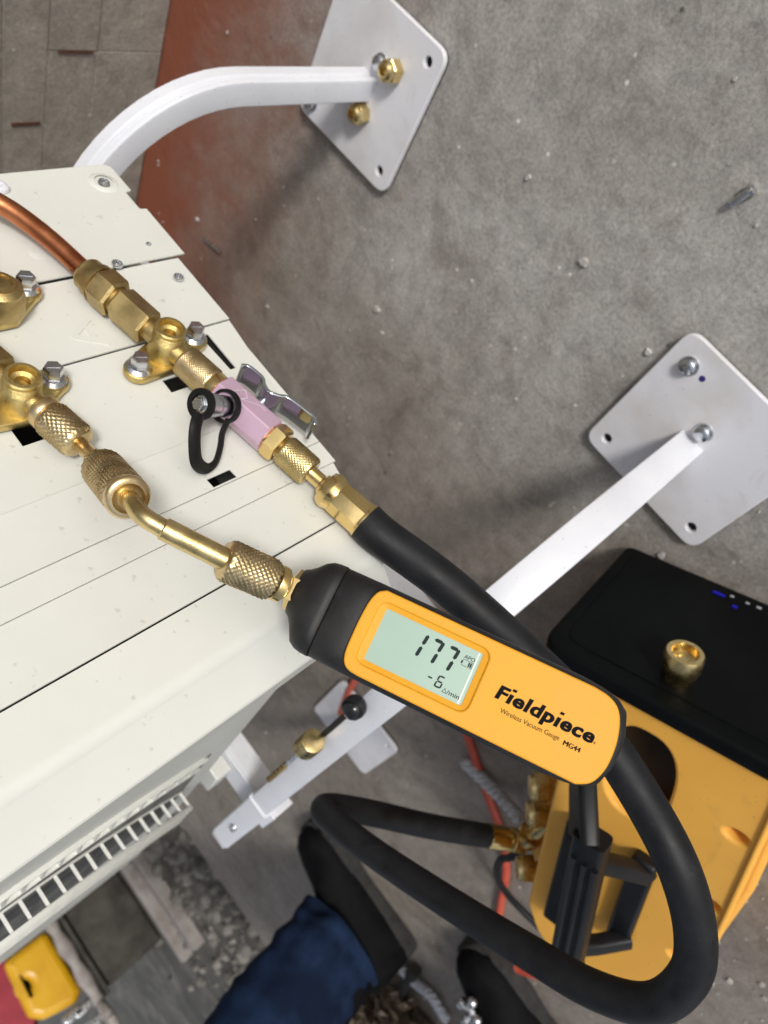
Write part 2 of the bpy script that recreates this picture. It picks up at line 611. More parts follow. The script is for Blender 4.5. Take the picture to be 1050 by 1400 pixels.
def bez(pts, n=8):
    """smooth path through points (Catmull-Rom)"""
    P = [Vector(p) for p in pts]
    P = [P[0] * 2 - P[1]] + P + [P[-1] * 2 - P[-2]]
    out = []
    for i in range(1, len(P) - 2):
        for k in range(n):
            t = k / n
            a, b, c, d = P[i - 1:i + 3]
            out.append(0.5 * ((2 * b) + (c - a) * t + (2 * a - 5 * b + 4 * c - d) * t * t + (3 * b - a - 3 * c + d) * t ** 3))
    out.append(P[-2])
    return out


YZ = Matrix(((0, 0, 1, 0), (1, 0, 0, 0), (0, 1, 0, 0), (0, 0, 0, 1)))     # plate x->Y, y->Z, out->X


def yz(x):
    return Matrix.Translation((x, 0, 0)) @ YZ


KS = 1.07
KR = 0.87


def frK(o, zaxis, xhint=Vector((0, 0, 1))):
    return frame(o, zaxis, xhint) @ Matrix.Diagonal((KS * KR, KS * KR, KS, 1))


def hexprof(r, z0, z1, ch=0.0012):
    return [(r * .9, z0), (r, z0 + ch), (r, z1 - ch), (r * .9, z1)]


# ------------------------------------------------------------------ ground, floor, wall
mb = MB()
mb.add([(-60, -60, -.03), (60, -60, -.03), (60, 60, -.03), (-60, 60, -.03)], [(0, 1, 2, 3)])
g = obj('ground', mb, 'dirt')
g['kind'] = 'structure'
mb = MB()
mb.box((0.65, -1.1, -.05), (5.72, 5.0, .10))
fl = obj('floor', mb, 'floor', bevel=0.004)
fl['kind'] = 'structure'

WY = 0.728
wall = thing('concrete_wall', (-.6, WY, 0), 'grey concrete wall of rough courses behind the white stand', 'wall')
mb = MB()
mb.box((-1.0, WY + .0985, .25), (8.0, .2, 2.5))
obj('mortar', mb, 'wallc', wall)
zc = [0.002, .083, .139, .186, .255, .335, .42, .5]
for i in range(len(zc) - 1):
    h = zc[i + 1] - zc[i]
    x = -2.9 + (-.44 + 2.9) % .52 - .52 + (0.0 if i in (0, 1) else .21 * (i % 3) - .05)
    while x < .9:
        L = .52
        mb = MB()
        dep = .016 + random.uniform(-.0006, .0006)
        mb.box((x + L / 2, WY + .012 - dep / 2, zc[i] + h / 2), (L - .001, dep, h - .0006))
        obj('block', mb, 'wallc', wall, bevel=.0005)
        x += L
mb = MB()
mb.box((-1.0, WY + .004, 1.0), (7.9, .016, 1.0 - .002))
obj('upper_face', mb, 'wallc', wall)
mb = MB()
mb.box((-.5195, WY - .0045, .160), (.0034, .0030, .032))
MAT['rust'] = pmat('rusty_tie', (0.06, 0.022, 0.012), (0.11, 0.04, 0.02), rough=.9, scale=200)
obj('form_tie', mb, 'rust', wall)
mb = MB()
mb.box((-.441, WY - .0042, .108), (.0016, .003, .040))
obj('form_mark', mb, 'rust', wall)

# ------------------------------------------------------------------ stand
T = 0.0215
stand = thing('condenser_stand', (-.62, .215, 0), 'white square-tube stand on bolted floor plates carrying the cream unit', 'stand')
H_ = T / 2
sq = [(-H_ + .002, -H_), (H_ - .0025, -H_), (H_ - .0007, -H_ + .0007), (H_, -H_ + .0025), (H_, -H_ + .0050), (H_ - .0022, -H_ + .0062), (H_ - .0022, -H_ + .0078), (H_ - .0006, -H_ + .0092), (H_, -H_ + .0105), (H_, H_ - .002), (H_ - .002, H_), (-H_ + .002, H_), (-H_, H_ - .002), (-H_, -H_ + .002)]


def arch(y, x0=-.289):
    zb, R = .155, .135
    pts = [(x0, .0, .005), (x0, .0, .06), (x0, .0, zb)]
    xs_ = [(1, 0, 0)] * 3
    for k in range(1, 17):
        a = math.pi / 2 * k / 16
        pts.append((x0 - R + R * math.cos(a), 0, zb + R * math.sin(a)))
        xs_.append((math.cos(a), 0, math.sin(a)))
    xf = -.935
    pts.append(((x0 - R + xf) / 2, 0, zb + R))
    xs_.append((0, 0, 1))
    for k in range(0, 13):
        a = math.pi / 2 * k / 12
        pts.append((xf - R * math.sin(a) * .65, 0, zb + R - R * .65 * (1 - math.cos(a))))
        xs_.append((-math.sin(a), 0, math.cos(a)))
    pts.append((xf - R * .65, 0, .005))
    xs_.append((-1, 0, 0))
    pts = [(p[0], y, p[2]) for p in pts]
    mb = MB()
    mb.sweep(sq if y > .1 else rrect(-.0122, -.0122, .0122, .0122, .0022, 2), pts, xs_)
    return obj('arched_tube', mb, 'white', stand, ang=22)


def bolt_head(r, h, dome=True):
    prof = [(r * 1.25, 0), (r * 1.3, h * .12), (r * 1.25, h * .2), (r, h * .22), (r, h * .8)]
    prof += [(r * .75, h * .97), (r * .35, h * 1.05)] if dome else [(r * .86, h)]
    return prof


def foot(cx, cy, holes, bolts, sz=.1355):
    hs_ = [circ(cx + a, cy + b, .0042, 16) for a, b in holes]
    me = plate_mesh(rrect(cx - sz / 2, cy - sz / 2, cx + sz / 2, cy + sz / 2, .013, 6), hs_, .0055, .0012, Matrix.Translation((0, 0, .0085)))
    p = put('foot_plate', me, 'plate', stand)
    me = plate_mesh(rrect(cx - sz / 2 + .001, cy - sz / 2 + .001, cx + sz / 2 - .001, cy + sz / 2 - .001, .013, 6), [], .0026, .0004, Matrix.Translation((0, 0, .0028)))
    put('rubber_pad', me, 'rubber', p)
    for a, b in bolts:
        mb = MB()
        mb.lathe(bolt_head(.0062, .0075), 24, Matrix.Translation((cx + a, cy + b, .0085)))
        obj('bolt', mb, 'zinc', p)
    return p


c1 = (-.288, .4335)
c2 = (-.3085, -.0025)
h_ = .052
f1 = foot(*c1, [(h_, -h_), (-h_, -h_), (-h_, h_)], [(h_ - .105, h_), (.0235, -.008)])
f2 = foot(*c2, [(-h_, h_), (-h_, -h_), (h_, -h_)], [(h_ - .006, h_ - .004), (.016, .002)])
foot(-1.055, .4335, [(h_, -h_), (h_, h_)], [])
foot(-1.055, -.0025, [(h_, -h_), (h_, h_)], [])
mb = MB()
mb.lathe([(.0026, 0), (.0024, .0003)], 14, Matrix.Translation((at(960, 518, z=.0085))))
obj('ink_dot', mb, 'blue_ink', f2)
arch(.433)
arch(.0, -.316)
# cross channels hung below the arches, one near, one far
for cx in (-.42, -.84):
    mb = MB()
    mb.box((cx, .2165, .2765), (.048, .477, .004))
    mb.box((cx - .022, .2165, .2625), (.004, .4765, .0245))
    mb.box((cx + .022, .2165, .2625), (.004, .4765, .0245))
    obj('cross_channel', mb, 'white', stand, bevel=.0012)
mb = MB()
mb.sweep(rrect(-.0142, -.0142, .0142, .0142, .003, 3), [(-.765, 0, .290), (-.93, 0, .290)], [(0, 0, 1), (0, 0, 1)])
sl = obj('joining_sleeve', mb, 'white', stand)
mb = MB()
mb.lathe(bolt_head(.004, .005), 16, Matrix.Translation((-.86, 0, .3042)))
obj('bolt', mb, 'zinc', sl)

# ------------------------------------------------------------------ outdoor unit
UX = -.300
unit = thing('outdoor_unit', (-.75, .215, .297), 'cream outdoor air conditioner unit with brass service valves on its side', 'air conditioner')
ZT = .95
rear = [(.2878, .303), (.3294, .303), (.3300, .3075), (.3460, .3075), (.3467, .303), (.3728, .303), (.3728, ZT), (.2878, ZT)]
embs = fillet([(.338, .372), (.334, .363), (.303, .382), (.307, .392)], .004)
me = plate_mesh(fillet(rear, [0, .001, .001, .001, .001, .006, 0, 0]), [], .0016, .0005, yz(UX + .0018))
rp = put('rear_side_panel', me, 'cream', unit)
# raised handle emboss on the rear panel
mb = MB()
pa, pb = Vector((UX + .0012, .331, .371)), Vector((UX + .0012, .303, .389))
mb.tube(bez([pa, (pa + pb) / 2, pb], 6), [.003] + [.0055] * 11 + [.003], 14, True, .22, Vector((0, .018, .028)))
for z in range(0):
    pass
obj('embossed_rib', mb, 'cream', rp, ang=60)
me = plate_mesh([(.2328, .308), (.2868, .308), (.2868, ZT), (.2328, ZT)], [], .0015, .0004, yz(UX))
vp = put('valve_panel', me, 'cream', unit)
slots = [
    [(.1965, .3590), (.2055, .3590), (.2055, .3735), (.1965, .3735)],
    [(.1945, .4440), (.2065, .4440), (.2065, .456), (.1945, .456)],
    [(.1985, .3285), (.2265, .3285), (.2265, .3340), (.1985, .3325)],
]
me = plate_mesh([(.1652, .317), (.2315, .309), (.2315, ZT), (.1652, ZT)], slots, .0015, .0004, yz(UX))
vb = put('valve_base_panel', me, 'cream', unit)
me = plate_mesh([(.1342, .317), (.1650, .317), (.1650, ZT), (.1342, ZT)], [[(.1353, .3752), (.1408, .3758), (.1408, .3905), (.1353, .3900)]], .0015, .0004, yz(UX + .0010))
put('lower_side_panel', me, 'cream', unit)
me = plate_mesh([(.1191, .317), (.1338, .317), (.1338, ZT), (.1191, ZT)], [], .0015, .0003, yz(UX + .0010))
put('lower_side_panel', me, 'cream', unit)
me = plate_mesh([(.0884, .326), (.1188, .319), (.1188, ZT), (.0884, ZT)], [], .0015, .0004, yz(UX + .0010))
put('lower_side_panel', me, 'cream', unit)
# bottom flange seen past the panels' lower edge
mb = MB()
mb.box((UX - .004, .232, .3150), (.0012, .13, .012))
obj('bottom_flange', mb, 'cream', unit)
# front panel wrapping round the corner: profile in (X, Y), run up in Z
prof = [(UX + .0008, .0874), (UX + .0008, .0640)]
for k in range(1, 9):
    a = math.radians(57) * k / 8
    prof.append((UX + .0008 - .009 * (1 - math.cos(a)), .0640 - .009 * math.sin(a)))
prof += [(-.3150, .0385), (-.3162, .0378), (-.332, .0377), (-.3325, .0384), (-.344, .0560), (-.36, .0565), (-1.195, .0575), (-1.2, .065)]
inner = []
for i, (x, y) in enumerate(prof):
    p_, q_ = prof[max(i - 1, 0)], prof[min(i + 1, len(prof) - 1)]
    tx, ty = q_[0] - p_[0], q_[1] - p_[1]
    tl = math.hypot(tx, ty)
    inner.append((x + ty / tl * .0012, y - tx / tl * .0012))
loop = prof + inner[::-1]
mb = MB()
mb.rings([[(x, y, .334) for x, y in loop], [(x, y, ZT) for x, y in loop]], True, True)
fp = obj('front_panel', mb, 'cream', unit, ang=25)
# cabinet shell (open behind the side panels), top, base pan and feet
mb = MB()
mb.box((-.75, .3718, .627), (.888, .0015, .645))
obj('back_panel', mb, 'cream', unit)
mb = MB()
mb.box((-1.2005, .215, .627), (.0015, .31, .645))
obj('far_end_panel', mb, 'cream', unit)
mb = MB()
mb.box((-.75, .214, ZT + .007), (.912, .326, .012))
obj('top_cover', mb, 'cream', unit, bevel=.004)
mb = MB()
mb.box((-.767, .222, .3065), (.852, .296, .012))
bp_ = obj('base_pan', mb, 'cream', unit, bevel=.002)
for cx in (-.42, -.84):
    for y in (.075, .355):
        mb = MB()
        mb.box((cx - .012, y, .2896), (.05, .05, .0218))
        obj('foot', mb, 'cream', bp_, bevel=.002)
mb = MB()
mb.box((-.3070, .212, .3312), (.0020, .040, .020))
obj('dark_backing', mb, 'hole', unit)  # dark sheet added behind the panel opening, putting shade into it
# interior: dark coil mass so the slots look into depth
mb = MB()
mb.box((-.60, .215, .63), (.42, .24, .60))
obj('coil', mb, 'hole', unit)


def screw(p, r, name, mat, parent, ax=(1, 0, 0)):
    mb = MB()
    F = frame(p, ax)
    mb.lathe([(r, 0), (r * 1.02, r * .2), (r * .9, r * .45), (r * .55, r * .6), (r * .5, r * .42), (r * .2, r * .36)], 24, F)
    mb.box((0, 0, r * .42), (r * 1.0, r * .2, r * .16), F)
    mb.box((0, 0, r * .425), (r * .2, r * 1.0, r * .16), F)
    return obj(name, mb, mat, parent)


mb = MB()
mb.lathe([(.0092, .0), (.0075, .0011), (.0058, .0012)], 32, frame(at(142, 250, x=UX + .0018), (1, 0, 0)), caps=False)
obj('screw_dimple', mb, 'cream', rp)
screw(at(142, 251, x=UX + .0022), .0036, 'screw', 'zinc', rp)
screw(at(203, 334, x=UX + .002), .0016, 'screw', 'zinc', rp)
screw(at(160, 362, x=UX + .002), .0033, 'screw', 'zinc', rp)
screw(at(244, 380, x=UX + .001), .0032, 'screw', 'zinc', vp)
screw(at(0, 258, x=UX + .002), .005, 'plastic_plug', 'white', rp)
me = text_mesh('A', .2585, .2365, .3855, .016, yz(UX), thick=.0007)
put('embossed_letter', me, 'cream', vp)

# fan grille: a round-edged cage standing off the front, square openings
GY0, GY1 = .0565, .0385
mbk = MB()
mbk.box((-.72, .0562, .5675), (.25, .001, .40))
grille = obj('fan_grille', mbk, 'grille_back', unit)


def gx(z):
    return -.600 - .115 * max(0.0, (.585 - z) / .215) ** 2.2


def inst(name, me, mat, parent, p):
    if not me.materials:
        smooth(me)
        me.materials.append(MAT[mat])
    o = bpy.data.objects.new(name, me)
    col.objects.link(o)
    o.parent = parent
    o.location = Vector(p) - wloc(parent)
    return o


pitch = .0128
mb = MB()
mb.box((0, 0, 0), (.0030, GY0 - GY1, .0024))
rb = mb.mesh('rib')
mb = MB()
mb.box((-.036, 0, 0), (.072, .0022, .0022))
hb = mb.mesh('bar')
zs = [.372 + k * pitch for k in range(31)]
for z in zs:
    inst('grille_rib', rb, 'grille', grille, (gx(z), (GY0 + GY1) / 2, z))
    inst('grille_bar', hb, 'grille', grille, (gx(z), GY1, z))
for k in range(5):
    mb = MB()
    P_ = [(gx(z) - .0145 * k, GY1 - .0010, z) for z in zs]
    mb.sweep([(-.0011, -.0010), (.0011, -.0010), (.0011, .0010), (-.0011, .0010)], P_, [(0, 1, 0)] * len(P_))
    obj('grille_upright', mb, 'grille', grille, ang=60)
for y_, w_ in ((GY0 - .0006, .0016), (GY1, .0015)):
    mb = MB()
    P_ = [(gx(z) + .0006, y_, z) for z in [zs[0] - .001] + zs[1:-1] + [zs[-1] + .001]]
    mb.sweep([(-w_, -.0018), (w_, -.0018), (w_, .0018), (-w_, .0018)], P_, [(0, 1, 0)] * len(P_))
    obj('grille_edge', mb, 'grille', grille, ang=60)
# shallow row of moulded squares beside the cage
mb = MB()
for k in range(25):
    z = .384 + k * pitch
    mb.box((-.545 + .6 * (gx(z) + .6), .0552, z), (.030, .0036, .0022))
for dx_ in (-.015, .015):
    P_ = [(-.545 + .6 * (gx(z) + .6) + dx_, .0552, z) for z in zs]
    mb.sweep([(-.0019, -.0013), (.0019, -.0013), (.0019, .0013), (-.0019, .0013)], P_, [(0, 1, 0)] * len(P_))
mr_ = obj('moulded_ladder', mb, 'grille', fp)


# ------------------------------------------------------------------ brass service valves
def bolt_on(p, parent, r=.0048):
    mb = MB()
    F = frame(p, (1, 0, 0), (0, .4, 1))
    mb.lathe([(r * 1.42, 0), (r * 1.45, .0008), (r * 1.1, .0022)], 28, F, caps=True)
    mb.lathe(hexprof(r, .0018, .0085, .0008), 6, F)
    mb.lathe([(r * .62, .0084), (r * .6, .0068), (r * .1, .0066)], 20, F, caps=False)
    mb.box((0, 0, .0085), (r * 1.3, r * .2, .0006), F)
    return obj('bolt', mb, 'zinc', parent)


def valve(cy, cz, adir, bolts, capped=False, port=True, parent=unit, XA=-.287, label=None):
    """service valve: plate on the panel, round body, stem port facing out, flare end and service port along adir"""
    c = Vector((XA, cy, cz))
    a = Vector((0, *adir)).normalized()
    v = bpy.data.objects.new('service_valve', None)
    v.empty_display_size = .01
    col.objects.link(v)
    v.parent = parent
    v.location = Vector((UX, cy, cz)) - wloc(parent)
    if label:
        v['label'] = label
    mb = MB()
    FX = frame((UX + .002, cy, cz), (1, 0, 0), a)
    L = -UX + XA
    hexs = .0052
    top = L + (.0105 if not capped else .006)
    prof_ = [(.0100, 0), (.0097, L * .5), (.0090, L * .85), (.0078, top - .0092), (.0072, top - .0084), (.0080, top - .0078)]
    z = top - .0074
    while z < top - .0025:
        prof_ += [(.0085, z), (.0080, z + .0007)]
        z += .0013
    prof_ += [(.0082, top - .0008), (.0076, top), (.0060, top), (.0056, top - .0035), (.0036, top - .0045), (.0034, top - .009), (.0006, top - .0092)]
    mb.lathe(prof_, 40, FX)
    b = obj('valve_body', mb, 'brass_cast', v)
    # neck to the service port and to the flare end
    mb = MB()
    mb.lathe([(.0068, -.002), (.0060, .006), (.0058, .016), (.0050, .0165)], 28, frK(c, a))
    if port:
        obj('service_port', mb, 'brass_cast', v)
    mb = MB()
    mb.lathe([(.0078, -.002), (.0066, .007), (.0066, .013)], 28, frK(c, -a))
    mb.lathe(hexprof(.0110, .012, .033, .0012), 6, frK(c, -a, (1, 0, .25)))
    mb.lathe([(.0082, .033), (.0082, .036)], 24, frK(c, -a))
    obj('hex_shank', mb, 'brass_dull', v, ang=25)
    # mounting plate
    p0, p1 = [Vector(q) for q in bolts]
    dd = (p1 - p0).normalized()
    nn = Vector((0, -dd.z, dd.y))
    out = []
    for k in range(13):
        t = math.pi / 2 + math.pi * k / 12
        q = p0 + dd * math.cos(t) * .0078 + nn * math.sin(t) * .0078
        out.append((q.y, q.z))
    mid = (p0 + p1) / 2
    for w_, s_ in ((.0115, -1),):
        q = Vector((0, cy, cz)) + nn * s_ * w_
        out.append((q.y, q.z))
    for k in range(13):
        t = -math.pi / 2 + math.pi * k / 12
        q = p1 + dd * math.cos(t) * .0078 + nn * math.sin(t) * .0078
        out.append((q.y, q.z))
    q = Vector((0, cy, cz)) + nn * .0115
    out.append((q.y, q.z))
    me = plate_mesh(out, [], .0045, .0009, yz(UX + .0060))
    put('mounting_plate', me, 'brass_cast', v)
    for q in bolts:
        bolt_on(Vector((UX + .0060, q[1], q[2])), v)
    if capped:
        mb = MB()
        F = frame((UX + .002 + top - .016, cy, cz), (1, 0, 0), (0, 1, .2))
        mb.lathe([(.0112, 0), (.0116, .001), (.0116, .010), (.0104, .0122), (.0104, .0145), (.0078, .0166), (.0030, .0172)], 40, F)
        mb.lathe([(.0070, .0165), (.0070, .0180), (.0056, .0180), (.0056, .0165)], 30, F, caps=False)
        obj('stem_cap', mb, 'brass_dull', v)
    return v, c, a * KS


A1 = (-.982, -.189)
v1, vc1, va1 = valve(.2172, .3655, A1, [at(190, 503, x=UX + .006), at(265, 461, x=UX + .006)], label='brass service valve joined to the copper pipe')
v2, vc2, va2 = valve(.2130, .4468, (-.975, -.22), [at(72, 518, x=UX + .006), at(-48, 575, x=UX + .006)], label='brass service valve carrying the thin adapter')
c3 = at(0, 402, x=-.285)
v3, vc3, va3 = valve(c3.y, c3.z, (-.98, -.19), [at(35, 394, x=UX + .006), at(-62, 440, x=UX + .006)], capped=True, port=False, label='brass service valve with its hex stem cap on')

# flare nut and copper pipe on the first valve
mb = MB()
F = frK(vc1, -va1, (1, 0, .35))
mb.lathe(hexprof(.0125, .0345, .0475, .0015), 6, F)
mb.lathe([(.0114, .047), (.0114, .0495), (.0102, .0520), (.0100, .0555), (.0088, .0570), (.0056, .0572)], 36, F)
obj('flare_nut', mb, 'brass_dull', v1, ang=25)
mb = MB()
F2 = frK(vc2, -va2, (1, 0, .2))
mb.lathe(hexprof(.0122, .034, .052, .0015), 6, F2)
mb.lathe([(.0112, .0515), (.0100, .0570), (.0098, .0620), (.0056, .0625)], 36, F2)
obj('flare_nut', mb, 'brass_dull', v2, ang=25)
pp = [vc1 - va1 * .050, vc1 - va1 * .059, at(60, 321, x=-.285), at(0, 279, x=-.283), at(-80, 245, x=-.28), at(-200, 232, x=-.276), at(-330, 240, x=-.272)]
mb = MB()
mb.tube(bez(pp, 10), .0054, 28)
tag(obj('copper_pipe', mb, 'copper'), 'bent reddish copper pipe running from the flare nut towards the left edge', 'pipe')
pp = [vc2 - va2 * .058, vc2 - va2 * .10, vc2 - va2 * .15 + Vector((0, 0, .02)), vc2 - va2 * .2 + Vector((0, 0, .06))]

# ------------------------------------------------------------------ pink valve tool
tool = thing('valve_core_tool', vc1 + va1 * .02, 'pink anodised valve tool with chrome lever and black tethered cap', 'valve tool')
Fz = frK(vc1, va1, (1, 0, 0))
mb = MB()
mb.knurl(.0098, .012, .0315, 40, .0007, Fz)
k1 = obj('knurled_coupling', mb, 'bronze', tool, ang=80)
mb = MB()
mb.lathe([(.0088, .0310), (.0091, .0320), (.0091, .0355), (.0080, .0362)], 40, Fz)
obj('coupling_band', mb, 'brass_shiny', tool)
mb = MB()
Fh = frK(vc1, va1, (1, 0, .45))
mb.lathe([(.0106, .0360), (.0116, .0370), (.0116, .0700), (.0108, .0708)], 6, Fh)
body = obj('pink_body', mb, 'pink', tool, ang=20, bevel=.0006)
# etched mark on the face turned to the light
xh = Vector(Fh.col[0][:3])
zh = va1
fn = (xh * math.cos(math.radians(-30)) + Vector(Fh.col[1][:3]) * math.sin(math.radians(-30))).normalized()
fx = fn.cross(zh)
fo = vc1 + fn * (.0116 * math.cos(math.radians(30)) + .00015)
mb = MB()
zig = [(.044, -.0035), (.047, .0030), (.0515, -.0005), (.050, -.0040), (.058, .0015), (.062, .0015)]
for (s0, t0), (s1, t1) in zip(zig, zig[1:]):
    p, q = fo + zh * s0 + fx * t0, fo + zh * s1 + fx * t1
    w_ = (q - p).cross(fn).normalized() * .00028
    mb.add([p - w_, q - w_, q + w_, p + w_], [(0, 1, 2, 3)])
obj('etched_mark', mb, 'pink_mark', body)
mb = MB()
Fb = frK(vc1, va1, (1, 0, .1))
mb.lathe(hexprof(.0112, .0708, .0785, .0013), 6, Fb)
mb.lathe([(.0072, .0785), (.0060, .0800), (.0060, .0830)], 28, Fb)
obj('hex_end', mb, 'brass_shiny', tool, ang=25)
# side port and its cap, pointing up and out of the body
sp = vc1 + va1 * .0485
sd_ = Vector((.46, .03, .88)).normalized()
mb = MB()
Fs = frK(sp, sd_)
mb.knurl(.0066, .0175, .0265, 40, .0003, Fs)
mb.lathe([(.0062, .0085), (.0060, .0180)], 28, Fs)
obj('side_cap', mb, 'zinc', tool, ang=80)
mb = MB()
mb.lathe([(.0058, .0262), (.0058, .0278), (.0044, .0282)], 28, Fs)
mb.lathe(hexprof(.0038, .0280, .0306, .0005), 6, Fs)
obj('cap_nut', mb, 'zinc', tool, ang=25)
mb = MB()
mb.lathe([(.0052, .0264), (.0085, .0264), (.0087, .0276), (.0085, .0288), (.0052, .0288)], 30, Fs, caps=False)
mb.lathe([(.0078, .0080), (.0096, .0080), (.0098, .0095), (.0096, .0110), (.0078, .0110)], 30, Fs, caps=False)
obj('tether_ring', mb, 'strap', tool)
s0 = sp + sd_ * .0276
s1 = sp + sd_ * .0095
pth = [at(272, 566, x=-.267), at(267, 585, x=-.269), at(266, 610, x=-.276), at(269, 632, x=-.284), at(281, 641, x=-.291), at(294, 633, x=-.292),
       at(301, 612, x=-.288), at(304, 592, x=-.284), at(312, 574, x=-.278)]
P = bez(pth, 8)
mb = MB()
mb.tube(P, .0034, 10, True, .45, Vector((.3, .1, 1)))
obj('tether_strap', mb, 'strap', tool, ang=60)
# chrome lever on the far side
lx = Vector((1, 0, 0))
lo = vc1 + Vector((.006, 0, 0))
dn = Vector((0, .189, -.982)) * 1.0
dn = (dn - va1 * dn.dot(va1)).normalized()
L_ = [(.036, .0135), (.0385, .0165), (.047, .0170), (.051, .0140), (.0555, .0125), (.060, .0150), (.064, .0185), (.076, .0200), (.0800, .0200), (.0822, .0180), (.0830, .0165)]
mb = MB()
mid_ = bez([lo + va1 * s + dn * t for s, t in L_], 5)
mb.sweep([(-.0068, -.0009), (.0068, -.0009), (.0068, .0009), (-.0068, .0009)], mid_, [lx] * len(mid_))
lev = obj('lever', mb, 'chrome', tool, ang=30, bevel=.0005)
mb = MB()
mb.lathe([(.0042, .008), (.0042, .0150), (.0030, .0165)], 20, frame(lo - lx * .006 + va1 * .0535, dn))
obj('lever_pivot', mb, 'zinc', tool)

# ------------------------------------------------------------------ vacuum hose
hose = thing('vacuum_hose', vc1 + va1 * .13, 'thick black rubber vacuum hose looping from the pink tool to the orange pump', 'hose')
mb = MB()
mb.knurl(.0094, .0795, .0980, 30, .0009, Fz)
kn = obj('knurled_nut', mb, 'brass', hose, ang=80)
mb = MB()
mb.lathe([(.0048, .0975), (.0045, .0985), (.0045, .1050), (.0062, .1060), (.0064, .1072)], 28, Fz)
obj('stem', mb, 'brass_shiny', hose)
mb = MB()
mb.lathe([(.0062, .1068), (.0095, .1078), (.0110, .1103), (.0112, .1123), (.0102, .1145), (.0100, .1160)], 36, Fz)
mb.lathe([(.0102, .1158), (.0105, .1170), (.0108, .1315), (.0104, .1328)], 8, frK(vc1, va1, (1, 0, .45)))
mb.lathe([(.0108, .1322), (.0111, .1330), (.0111, .1345), (.0100, .1350)], 36, Fz)
obj('crimped_ferrule', mb, 'brass_shiny', hose, ang=25)
h0 = vc1 + va1 * .1340
hp = [h0, h0 + va1 * .012, at(612, 800, d=.378), at(720, 896, d=.382), at(800, 977, d=.380), at(868, 1075, d=.372), at(925, 1180, d=.360), at(950, 1270, d=.366),
      at(942, 1335, d=.378), at(890, 1372, d=.398), at(810, 1352, d=.425), at(720, 1300, d=.465), at(620, 1238, d=.52), at(520, 1172, d=.58), at(462, 1128, d=.615),
      at(442, 1108, d=.635), at(455, 1103, d=.650), at(510, 1112, d=.675), at(590, 1130, d=.71), at(668, 1143, d=.745)]
P = bez(hp, 8)
N = len(P)
rads = [.0107 + .0012 * max(0, min(1, (i / N - .5) / .4)) for i in range(N)]
mb = MB()
mb.tube(P, rads, 28)
obj('rubber_tube', mb, 'rubber', hose, ang=80)
e0 = P[-1]
ed = (P[-1] - P[-4]).normalized()
Fe = frame(e0, ed)
mb = MB()
mb.lathe([(.0122, -.003), (.0126, -.002), (.0126, .022), (.0110, .0235)], 36, Fe)
mb.lathe([(.0080, .023), (.0072, .030)], 28, Fe)
obj('end_ferrule', mb, 'brass_shiny', hose)
mb = MB()
mb.knurl(.0128, .029, .048, 30, .0007, Fe)
obj('end_nut', mb, 'brass', hose, ang=80)

# ------------------------------------------------------------------ brass adapter between the second valve and the gauge
G0 = Vector((-.2469, .0555, .4238))
ga = Vector((.2065, -.9018, -.3797)).normalized()
gw = Vector((.5295, .4294, -.7316)).normalized()
gn = ga.cross(gw).normalized()
gw = gn.cross(ga)
GM = Matrix((ga, gw, gn)).transposed().to_4x4()
GM.translation = G0
axis_z = -.0150          # the gauge's own axis lies this deep below its face
gport = GM @ Vector((0, .002, axis_z))

ad = thing('gauge_adapter', vc2 + va2 * .05, 'slim brass adapter with a bent tube and knurled nuts leading to the gauge', 'adapter')
k0, k1_ = vc2 + va2 * .012, vc2 + va2 * .034
mb = MB()
Fa = frK(vc2, va2, (1, 0, 0))
mb.lathe([(.0084, .0105), (.0090, .0115), (.0090, .0150), (.0086, .0155)], 36, Fa)
mb.knurl(.0098, .0152, .0335, 22, .0013, Fa)
mb.lathe([(.0088, .0333), (.0080, .0345), (.0050, .0347)], 36, Fa)
obj('knurled_nut', mb, 'bronze', ad, ang=80)
q0 = vc2 + va2 * .034
q1 = at(134, 633, x=-.277)
q2 = at(176, 682, x=-.250)
d1 = (q1 - q0)
mb = MB()
mb.lathe([(.0036, -.002), (.0036, d1.length * .8), (.0042, d1.length * .82), (.0042, d1.length)], 24, frame(q0, d1))
obj('thin_stem', mb, 'bronze', ad)
d2 = (q2 - q1).normalized()
Fr = frame(q1, d2, (1, 0, 0))
LL = (q2 - q1).length
mb = MB()
mb.lathe(hexprof(.0062, -.003, .0065, .001), 6, Fr)
obj('hex_collar', mb, 'brass_dull', ad, ang=25)
mb = MB()
mb.knurl(.0094, .0060, LL - .0035, 22, .0013, Fr)
mb.lathe([(.0086, LL - .0038), (.0092, LL - .0030), (.0092, LL - .0012), (.0082, LL), (.0064, LL), (.0058, LL - .0012), (.0040, LL - .0014)], 40, Fr)
obj('knurled_ring', mb, 'bronze', ad, ang=60)
e1 = q2 + d2 * .004
e2 = at(196, 706, x=-.2440)
e3 = at(222, 722, x=-.2440)
b0 = at(308, 765, x=-.2475)
mb = MB()
mb.tube(bez([q2 - d2 * .004, e1, e2, e3, e3 + (b0 - e3) * .12], 8), .0038, 22)
obj('elbow_tube', mb, 'brass', ad, ang=70)
mb = MB()
dt = (b0 - e3)
mb.lathe([(.0040, 0), (.0046, .0006), (.0046, dt.length + .004)], 26, frame(e3, dt))
obj('straight_tube', mb, 'brass', ad)
gd = (gport - b0).normalized()
GL = (gport - b0).length
Fg = frame(b0, gd, (1, 0, 0))
mb = MB()
mb.knurl(.0089, -.0008, GL * .66, 22, .0013, Fg)
obj('knurled_nut', mb, 'bronze', ad, ang=80)
mb = MB()
mb.lathe([(.0074, GL * .655), (.0077, GL * .67), (.0077, GL * .76), (.0072, GL * .775), (.0042, GL * .78)], 36, Fg)
obj('nut_collar', mb, 'brass_shiny', ad)

